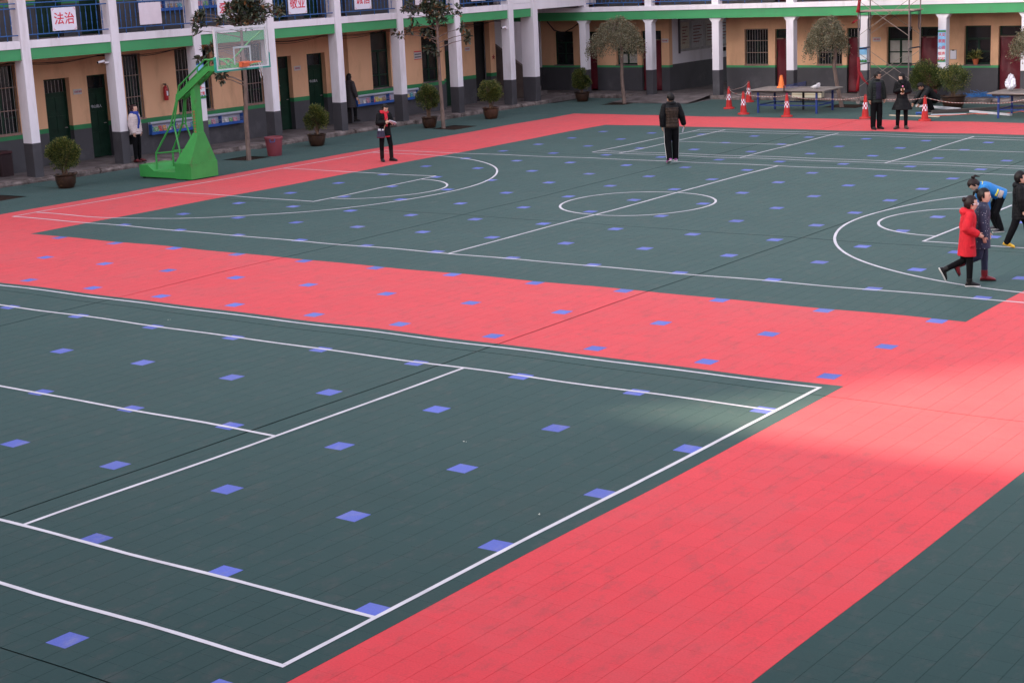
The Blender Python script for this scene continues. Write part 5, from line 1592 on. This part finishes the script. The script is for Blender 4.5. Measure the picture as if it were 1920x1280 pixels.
    if c['m']:
        b = MB(); b.loft([(cc, Uv, Wv) for cc, Uv, Wv in tors], 22)
        for s in ('R', 'L'):
            sh, el, wr = [p + off for p in J['a' + s]]
            limb(b, [sh - sp * .01 * q, el, wr], [(.044 * q + pd * .6), (.040 * q + pd * .6) * c['cuff'], (.031 * q + pd * .4) * c['cuff']], 6, c['quilt'] * .9, .042 * q, 14)
        if hood:
            b.ell(neck + off - fw * .055 * q + sp * .005 * q, (rt * .085 * q, fw * .05 * q, sp * .05 * q), 12, 8)
            b.tube([neck + off + rt * (.07 * q * math.cos(a)) + fw * (.055 * q * math.sin(a) - .01 * q) + sp * (.012 * q) for a in [R(-200 + 22 * k) for k in range(11)]], .024 * q, 8)
        if c.get('hoodup'):
            for k_ in range(1): b.ell(hc + off - hy * .10 * hh + hz * .02 * hh, (hx * .50 * hh, hy * .48 * hh, hz * .60 * hh), 14, 10)
        remesh(b, .0085 if not c['quilt'] else .0075, 'coat', c['m'], t, 1)
    # trousers
    l = dict(m=None, slim=False); l.update(legs or {})
    ra = (.056, .041, .030) if l['slim'] else (.062, .052, .044)
    b = MB()
    b.loft([(off + V3((0, 0, 0)) + (sp if lean < 40 else sp) * (k * q), rt * rx * q, fw * ry * q) for k, rx, ry in ((-.045, .07, .05), (-.03, .088, .064), (.0, .092, .067), (.05, .085, .062), (.06, .07, .05))], 18)
    for s in ('R', 'L'):
        hip, kn, an = [p + off for p in J[s]]
        limb(b, [hip, kn, an + (an - kn).normalized() * (.012 * q)], [ra[0] * q, ra[1] * q, ra[2] * q], 6, n=14)
    remesh(b, .009, 'trousers', l['m'], t, 2)
    # shoes
    sdic = dict(m=M_black, cuff=0, sole=None); sdic.update(shoe or {})
    for s in ('R', 'L'):
        b, sole, up, fd = shoes[s]
        if sdic['cuff']:
            an = J[s][2]; kd = (J[s][1] - an).normalized(); r_ = .036 if l['slim'] else .04
            b.tube([an - up * .02 * q, an + kd * .02 * q, an + kd * sdic['cuff'] * q], [.030 * q, r_ * q, r_ * 1.02 * q], 14)
        zoff(b); sh_ = b.build('shoe', sdic['m'], t, smooth=60)
        b = MB(); b.loft(sole, 14); zoff(b); b.build('sole', sdic['sole'] or M_black, sh_)
    if scarf:
        b = MB()
        for lvl, rr_ in ((.305, .062), (.322, .055)):
            b.tube([sp * lvl * q + rt * (rr_ * q * math.cos(a)) + fw * (rr_ * .95 * q * math.sin(a) + .006 * q) for a in [R(30 * k) for k in range(13)]], .024 * q, 8)
        L = scarf.get('len', .18)
        b.loft([(sp * (.30 - L * u) * q + fw * ((.062 + .028 * math.sin(math.pi * min(1, u * 1.2))) * q + pd) + rt * scarf.get('x', .0) * q, rt * (.028 + .008 * u) * q, fw * .013 * q) for u in [k / 6 for k in range(7)]], 10)
        zoff(b); remesh(b, .009, 'scarf', scarf['m'], t, 2)
    if collar:
        b = MB(); b.tube([neck + rt * (.053 * q * math.cos(a)) + fw * (.05 * q * math.sin(a)) + sp * .006 * q for a in [R(30 * k) for k in range(13)]], collar.get('r', .018) * q, 8); zoff(b); b.build('collar', collar['m'], t, smooth=80)
    if glasses:
        b = MB(); 
        for sg in (-1, 1):
            c0 = hc + hy * .46 * hh + hx * (sg * .165 * hh) - hz * .015 * hh
            b.tube([c0 + hx * (.12 * hh * math.cos(R(45 * k))) + hz * (.085 * hh * math.sin(R(45 * k))) for k in range(9)], .010 * hh * 2, 5)
            b.tube([c0 + hx * (sg * .12 * hh), c0 + hx * (sg * .20 * hh) - hy * .12 * hh, hc + hx * (sg * .385 * hh) - hy * .02 * hh - hz * .0 * hh], .009 * hh * 2, 5)
        b.tube([hc + hy * .47 * hh - hx * .045 * hh, hc + hy * .47 * hh + hx * .045 * hh], .02 * hh, 5)
        zoff(b); b.build('glasses', glasses, t)
    wM = Matrix.Translation(loc) @ Matrix.Rotation(math.atan2(-f.x, f.y), 4, 'Z')
    info = dict(t=t, tors=tors, J={k: [p + off for p in v] for k, v in J.items()}, q=q, rt=rt, fw=fw, sp=sp, off=off, hc=hc + off, hh=hh, M=wM)
    return info


IR = V3((.808, .588, 0)).normalized(); TC = V3((.597, -.80, 0)).normalized()
D = lambda a, c: tuple((IR * a + TC * c)[:2])
C_blk = mat('cloth_black', (.007, .007, .008), .6, .35, 8, .15, 60, spec=.12)
C_trs = mat('trouser_black', (.006, .006, .007), .75, .3, 8, .2, 90, spec=.06)
C_white = mat('puffer_white', (.60, .50, .49), .5, .08, 8)
C_blue = mat('scarf_blue', (.02, .05, .28), .8, .2, 12, .3, 80)
C_greyc = mat('puffer_grey', (.040, .034, .037), .5, .15, 8, spec=.15)
C_red = mat('scarf_red', (.55, .012, .03), .75, .12, 12, .3, 80)
C_brown = mat('quilt_brown', (.034, .020, .014), .45, .4, 18, spec=.2)
C_olive = mat('puffer_olive', (.016, .020, .018), .5, .25, 8, spec=.15)
C_navy = mat('sweater_navy', (.016, .013, .028), .85, .15, 14, .3, 90)
C_coat = mat('wool_red', (.50, .010, .020), .8, .12, 9, .35, 110)
C_hoodin = mat('hood_lining', (.60, .045, .07), .8, .1, 9)
C_jean = mat('jeans_navy', (.020, .026, .055), .75, .2, 14, .3, 120)
C_sky = mat('jacket_blue', (.012, .17, .46), .55, .1, 8, .2, 60)
C_yel = mat('trim_yellow', (.62, .55, .05), .6, .1)
C_grp = mat('trim_grey', (.36, .31, .30), .6, .1)
C_boot = mat('boot_maroon', (.16, .012, .018), .35, .2, 8)
C_boot2 = mat('boot_black', (.009, .008, .008), .4, .2, 8, spec=.25)
C_purple = mat('shoe_purple', (.28, .06, .22), .5, .3, 30)
C_yshoe = mat('shoe_yellow', (.50, .30, .03), .5, .9, 14)
C_rshoe = mat('shoe_redblack', (.10, .012, .015), .5, .9, 16)
C_wsole = mat('sole_white', (.6, .57, .55), .5, .1)
C_brshoe = mat('shoe_brown', (.06, .035, .028), .45, .25)


def wrinkle(m, scale=13, strength=.55, dist=.03):
    t = m.node_tree; b = t.nodes['Principled BSDF']; g = t.nodes.new('ShaderNodeTexCoord')
    n = t.nodes.new('ShaderNodeTexNoise'); n.inputs['Scale'].default_value = scale; n.inputs['Detail'].default_value = 4; n.inputs['Distortion'].default_value = .8
    mp = t.nodes.new('ShaderNodeMapping'); mp.inputs['Scale'].default_value = (1, 1, .55)
    bp = t.nodes.new('ShaderNodeBump'); bp.inputs['Strength'].default_value = strength; bp.inputs['Distance'].default_value = dist
    t.links.new(g.outputs['Object'], mp.inputs[0]); t.links.new(mp.outputs[0], n.inputs['Vector']); t.links.new(n.outputs[0], bp.inputs['Height']); t.links.new(bp.outputs[0], b.inputs['Normal'])


for _m in (C_blk, C_trs, C_white, C_blue, C_greyc, C_red, C_olive, C_navy, C_coat, C_jean, C_sky, C_brown): wrinkle(_m)
C_dot = None

z12 = .12
# navy coat with white dots
C_dot = bpy.data.materials.new('navy_dots'); C_dot.use_nodes = True
_t = C_dot.node_tree; _g = _t.nodes.new('ShaderNodeTexCoord'); _v = _t.nodes.new('ShaderNodeTexVoronoi'); _v.inputs['Scale'].default_value = 26; _v.inputs['Randomness'].default_value = .6
_r = _t.nodes.new('ShaderNodeValToRGB'); _r.color_ramp.elements[0].color = (.55, .55, .58, 1); _r.color_ramp.elements[1].color = (.016, .020, .052, 1); _r.color_ramp.elements[0].position = .13; _r.color_ramp.elements[1].position = .17
_t.links.new(_g.outputs['Object'], _v.inputs['Vector']); _t.links.new(_v.outputs['Distance'], _r.inputs[0]); _t.links.new(_r.outputs[0], _t.nodes['Principled BSDF'].inputs['Base Color']); _t.nodes['Principled BSDF'].inputs['Roughness'].default_value = .7

# 1 woman in white jacket on the walkway
p = person('person in a white padded jacket and blue scarf standing beside a column', (-15.58, 23.74, z12), D(.95, .3), 1.62, dict(uaR=(.12, -.05, -1), faR=(.0, .22, -1), uaL=(-.12, -.05, -1), faL=(0, .2, -1)), fem=True,
           coat=dict(m=C_white, hem=.06, quilt=.10, pad=.016, cuff=1.25), legs=dict(m=C_trs, slim=True), shoe=dict(m=C_rshoe), hair='ponytail', hairm=mat('hair_auburn', (.035, .012, .012), .45, .3, 40), scarf=dict(m=C_blue, len=.26, x=.02))
t = thing('shoulder_bag', 'black bag hanging beside the person in white', 'bag', None, (-15.80, 23.72, z12 + .50), .3)
b = MB(); b.cbox(-.05, .05, -.15, .15, 0, .26, .02); b.build('body', C_blk, t)
b = MB(); b.tube([(0, -.12, .26), (0, -.08, .42), (0, .08, .42), (0, .12, .26)], .01, 6); b.build('strap', C_blk, t)
# 2 woman in long grey coat
person('person in a long grey quilted coat walking away along the walkway', (-16.55, 34.05, z12), D(.65, -.75), 1.62, dict(uaR=(.22, .05, -1), faR=(.18, .25, -1), thR=(.03, .30, -1), shR=(0, .02, -1), thL=(-.03, -.18, -1), shL=(0, -.45, -1)), fem=True, footp=(0, 35),
       coat=dict(m=C_greyc, hem=.24, flare=1.35, quilt=.08, pad=.012, cuff=1.2), legs=dict(m=C_trs, slim=True), shoe=dict(m=C_boot2, cuff=.06), hair='long')
# 3 woman with red scarf looking at a phone
p3 = person('person in a black jacket and red scarf looking down at papers in their hands', (-8.82, 26.77, wave(-8.8, 26.8)), D(.45, .9), 1.58, dict(uaR=(.22, .10, -1), faR=(-.55, .75, .15), uaL=(-.22, .12, -1), faL=(.28, .85, .02), thR=(.08, -.05, -1), shR=(.0, -.06, -1), thL=(-.10, .16, -1), shL=(-.02, .0, -1)), fem=True, hpitch=28, hyaw=-12,
            coat=dict(m=C_blk, hem=.10, flare=1.08, quilt=.05, pad=.008, cuff=1.15), legs=dict(m=C_trs, slim=True), shoe=dict(m=C_boot2, cuff=.15), hair='bun', scarf=dict(m=C_red, len=.24), hood=True, foota=(10, -28))
q = p3['q']; b = MB()
b.loft([(p3['off'] + V3((0, 0, -(.10 + .022 * u) * q)), V3((1, 0, 0)) * .108 * q, V3((0, 1, 0)) * .080 * q) for u in (-.3, 0, .5, 1)], 20); b.build('sweater_hem', C_red, p3['t'], smooth=60)
Mw = p3['M']
wr = p3['J']['aL'][2]
pp = Mw @ (wr + V3((.03, .10, .015)))
t = thing('papers', 'white folded papers held by the person in a red scarf', 'papers', None, pp, math.atan2(-TC.x, TC.y) + .5)
b = MB(); b.box(-.10, .10, -.07, .07, 0, .008, Matrix.Rotation(R(24), 4, 'X') @ Matrix.Rotation(R(-28), 4, 'Y')); b.build('sheet', M_board, t)
b = MB(); b.box(-.06, .11, -.06, .06, .012, .018, Matrix.Rotation(R(30), 4, 'X') @ Matrix.Rotation(R(-24), 4, 'Y')); b.build('sheet', M_board, t)
hp = Mw @ (p3['off'] + V3((.155 * 1.05, .10, -.20)))
t = thing('handbag', 'small navy patterned handbag of the person in a red scarf', 'bag', None, hp, math.atan2(-TC.x, TC.y))
M_hb = mat('bag_pattern', (.035, .03, .06), .5, .5, 20, dirt=(.55, .45, .5), dscale=16, dlo=.66, dhi=.69)
b = MB(); b.prism([(-.115, 0), (.115, 0), (.095, .20), (-.095, .20)], -.05, .05, 'y'); b.build('body', M_hb, t)
b = MB(); b.prism([(-.117, 0), (.117, 0), (.115, .025), (-.115, .025)], -.052, .052, 'y'); b.build('base', mat('bag_base', (.12, .01, .03), .5), t)
b = MB(); b.tube([(-.08, .0, .19), (-.13, .04, .35), (-.20, .05, .52)], .012, 6); b.build('strap', mat('bag_strap', (.36, .24, .16), .5, .4, 30), t)
b = MB(); b.box(.0, .07, -.02, .02, .20, .25); b.box(-.08, -.03, -.02, .02, .20, .24); b.build('tissue', M_board, t)
# 4 man seen from behind
p4 = person('person seen from behind in a dark quilted jacket and striped track trousers', (-.67, 28.5, wave(-.7, 28.5)), D(-.10, -1), 1.73, dict(uaR=(.34, .02, -1), faR=(.30, .22, -1), uaL=(-.24, -.05, -1), faL=(.0, .05, -1), thR=(.03, .16, -1), shR=(0, .0, -1), thL=(-.03, -.05, -1), shL=(.03, -.22, -1)), hyaw=-28, footp=(0, 22),
            coat=dict(m=C_blk, hem=.07, quilt=.07, pad=.008, cuff=1.12), legs=dict(m=C_trs), shoe=dict(m=C_purple, sole=C_wsole), hair='short', skin=M_skin2, collar=dict(m=C_blk, r=.026))
nr = len(p4['tors']); panel(p4['tors'], 218, 322, 1.035, 'back_panel', C_brown, p4['t'], 1, nr - 9, 16)
for s, sg in (('R', 1), ('L', -1)):
    hip, kn, an = p4['J'][s]; qq = p4['q']; b = MB()
    V = []; F = []
    pts = [hip.lerp(kn, k / 6) for k in range(7)] + [kn.lerp(an, k / 6) for k in range(1, 7)]
    for k, pnt in enumerate(pts):
        r_ = (.0625 - .0185 * k / 12) * qq + .004; V += [pnt + V3((sg * r_, -.012, 0)), pnt + V3((sg * (r_ + .002), .012, 0)), pnt + V3((sg * (r_ - .006), -.012, 0)), pnt + V3((sg * (r_ - .006), .012, 0))]
    for k in range(12): a = 4 * k; F += [(a, a + 1, a + 5, a + 4), (a + 2, a, a + 4, a + 6), (a + 1, a + 3, a + 7, a + 5)]
    b.add(V, F); b.build('side_stripe', C_wsole, p4['t'])
wr = p4['M'] @ (p4['J']['aR'][2] + V3((.0, .02, -.10)))
b = MB(); b.box(-.012, .012, -.012, .012, -.12, .02, Matrix.Rotation(R(20), 4, 'Y')); o = b.build('paper_roll', M_board, None, loc=wr); tag(o, 'thin white paper roll held by the person seen from behind', 'paper')
# 5 man in olive jacket
p5 = person('person in an open padded dark olive jacket over a navy sweater', (1.0, 37.37, wave(1, 37.4)), D(.3, .95), 1.66, dict(uaR=(.20, .0, -1), faR=(.08, .12, -1), uaL=(-.24, .0, -1), faL=(-.10, .08, -1), thR=(.03, .0, -1), shR=(.0, -.02, -1), thL=(-.04, .03, -1), shL=(0, -.03, -1)), hyaw=-42, hpitch=6, skin=M_skin2,
            coat=dict(m=C_olive, hem=.085, quilt=.07, pad=.010, cuff=1.15, flare=1.0), legs=dict(m=C_trs), shoe=dict(m=C_boot2), hair='short', glasses=M_black, collar=dict(m=C_blk, r=.02))
nr = len(p5['tors']); panel(p5['tors'], 62, 112, 1.03, 'sweater', C_navy, p5['t'], 3, nr - 7, 12)
# 6 woman in black flared coat
p6 = person('person in a black flared coat holding a bottle, turned to the person in olive', (1.69, 37.62, wave(1.7, 37.6)), D(-.15, 1), 1.60, dict(uaR=(.22, .02, -1), faR=(-.62, .75, .28), uaL=(-.25, .02, -1), faL=(.72, .72, -.12), thR=(.08, .02, -1), shR=(.03, -.04, -1), thL=(-.06, .0, -1), shL=(-.02, -.02, -1)), fem=True, hyaw=55,
            coat=dict(m=C_blk, hem=.20, flare=1.95, quilt=.03, pad=.006, cuff=1.05), legs=dict(m=C_trs, slim=True), shoe=dict(m=C_brshoe), hair='bangs', scarf=dict(m=C_blk, len=.06), foota=(35, -12))
bp_ = p6['M'] @ (p6['J']['aR'][2].lerp(p6['J']['aL'][2], .5) + V3((.0, .07, -.04)))
t = thing('drink_bottle', 'amber drink bottle with a pink cap held by the person in black', 'bottle', None, bp_)
b = MB(); b.lathe([(.028, 0), (.032, .01), (.032, .12), (.018, .16), (.018, .175)], 14); b.build('bottle', mat('amber', (.10, .035, .01), .2, .1), t, smooth=True)
b = MB(); b.lathe([(.021, .176), (.021, .205), (.018, .21)], 12); b.build('cap', mat('pink_cap', (.75, .22, .42), .5), t)
# 7 crouching man
person('person in a dark jacket crouching over metal profiles on the floor', (.66, 42.66, wave(.7, 42.6)), D(-.95, .25), 1.68, dict(thR=(.35, .92, .15), shR=(-.12, -.55, -.85), thL=(-.35, .92, .10), shL=(.12, -.5, -.87), uaR=(.15, .55, -.85), faR=(-.05, .55, -.85), uaL=(-.15, .6, -.8), faL=(.05, .5, -.85)), lean=48, hpitch=22, skin=M_skin2,
       coat=dict(m=mat('jacket_charcoal', (.009, .010, .0105), .5, .3, 7, spec=.15), hem=.05, pad=.014, cuff=1.2, quilt=.03), legs=dict(m=C_trs), shoe=dict(m=C_boot2), hair='short')
# 8 girl in red coat
p8 = person('child in a red hooded wool coat walking with hands in pockets', (11.70, 16.56, wave(11.7, 16.6)), D(1, .08), 1.40, dict(uaR=(.18, -.30, -1), faR=(-.02, .85, -.45), uaL=(-.16, -.2, -1), faL=(.1, .8, -.5), thR=(.02, .10, -1), shR=(.0, .0, -1), thL=(-.01, -.10, -1), shL=(.0, -.95, -.45)), hr=.158, fem=True, footp=(0, 62), foota=(4, -4), hpitch=6, slean=-2, lean=3,
            coat=dict(m=C_coat, hem=.20, flare=1.22, pad=.012, cuff=1.2), legs=dict(m=C_trs, slim=True), shoe=dict(m=C_boot2, cuff=.045, sole=C_wsole), hair='bun', hairm=M_hairb, hood=True, collar=dict(m=M_board, r=.007), glasses=M_board)
for a0, a1 in ((8, 52), (128, 172)): panel(p8['tors'], a0, a1, 1.035, 'pocket_flap', C_coat, p8['t'], 6, 9, 6, .012)
panel(p8['tors'], 84, 96, 1.03, 'front_placket', mat('placket_dark', (.20, .008, .014), .8, .1), p8['t'], 1, len(p8['tors']) - 6, 4, .008)
# 9 girl in navy
p9 = person('child in a navy dotted coat and dark red boots walking beside the red coat', (11.79, 16.96, wave(11.7, 17)), D(.96, .28), 1.47, dict(uaR=(.14, .0, -1), faR=(.04, .15, -1), uaL=(-.12, .1, -1), faL=(.0, .3, -1), thR=(.02, -.12, -1), shR=(.0, -.95, -.38), thL=(-.02, .12, -1), shL=(0, .02, -1)), hr=.150, fem=True, hyaw=14, footp=(62, 0), foota=(4, -4),
            coat=dict(m=C_dot, hem=.17, flare=1.15, pad=.006, cuff=1.1), legs=dict(m=C_jean, slim=True), shoe=dict(m=C_boot, cuff=.075), hair='ponytail')
# 10 girl in blue jacket bending over
p10 = person('child in a bright blue jacket with yellow collar bending over', (10.40, 21.62, wave(10.3, 21.6)), D(-1, -.02), 1.36, dict(thR=(.06, .52, -1), shR=(.0, -.42, -1), thL=(-.06, .36, -1), shL=(.0, -.36, -1), uaR=(.12, .0, -1), faR=(.0, -.05, -1), uaL=(-.12, -.12, -1), faL=(.05, -.22, -1)), hr=.158, fem=True, lean=66, hpitch=30, foota=(10, -10),
             coat=dict(m=C_sky, hem=.05, pad=.020, cuff=1.3), legs=dict(m=C_trs), shoe=dict(m=mat('shoe_bw', (.05, .05, .055), .5, .9, 24), sole=C_wsole), hair='ponytail', hairm=M_hairb, collar=dict(m=C_yel, r=.024))
nr = len(p10['tors']); panel(p10['tors'], 150, 215, 1.03, 'grey_panel', C_grp, p10['t'], 3, 9, 8); panel(p10['tors'], 150, 215, 1.032, 'yellow_trim', C_yel, p10['t'], 9, 12, 8)
# 11 boy in long black coat
person('child in a long black padded coat striding beside the right edge', (11.28, 20.12, wave(11.2, 20)), D(.97, .22), 1.31, dict(uaR=(.16, .06, -1), faR=(.04, .22, -1), uaL=(-.16, -.1, -1), faL=(0, .1, -1), thR=(.03, -.30, -1), shR=(.0, -.40, -1), thL=(-.03, .50, -1), shL=(0, .12, -1)), hr=.165, hyaw=-4, hpitch=-6, footp=(16, -12),
       coat=dict(m=C_blk, hem=.16, flare=1.06, quilt=.05, pad=.022, cuff=1.25), legs=dict(m=C_trs), shoe=dict(m=C_yshoe, sole=mat('sole_yellow', (.55, .33, .04), .5)), hair='short', hood=True)
# 12 child cut off by the frame
person('child in light blue clothes cut off by the right edge of the view', (12.92, 16.62, wave(12.9, 16.6)), D(1, -.1), 1.30, dict(uaR=(.2, -.35, -1), faR=(.1, .1, -1), thL=(-.02, .3, -1), shL=(0, .0, -1), thR=(.02, -.28, -1), shR=(.0, -.35, -1)), hr=.162, footp=(12, 0),
       coat=dict(m=mat('jacket_cyan', (.02, .32, .62), .5, .1), hem=.06, pad=.018, cuff=1.25), legs=dict(m=mat('trouser_blue', (.015, .05, .13), .6, .2)), shoe=dict(m=mat('shoe_navy', (.02, .03, .08), .5, .5, 30), sole=C_wsole), hair='short')

sc.cycles.use_denoising = True
sc.cycles.max_bounces = 6
sc.cycles.transparent_max_bounces = 8
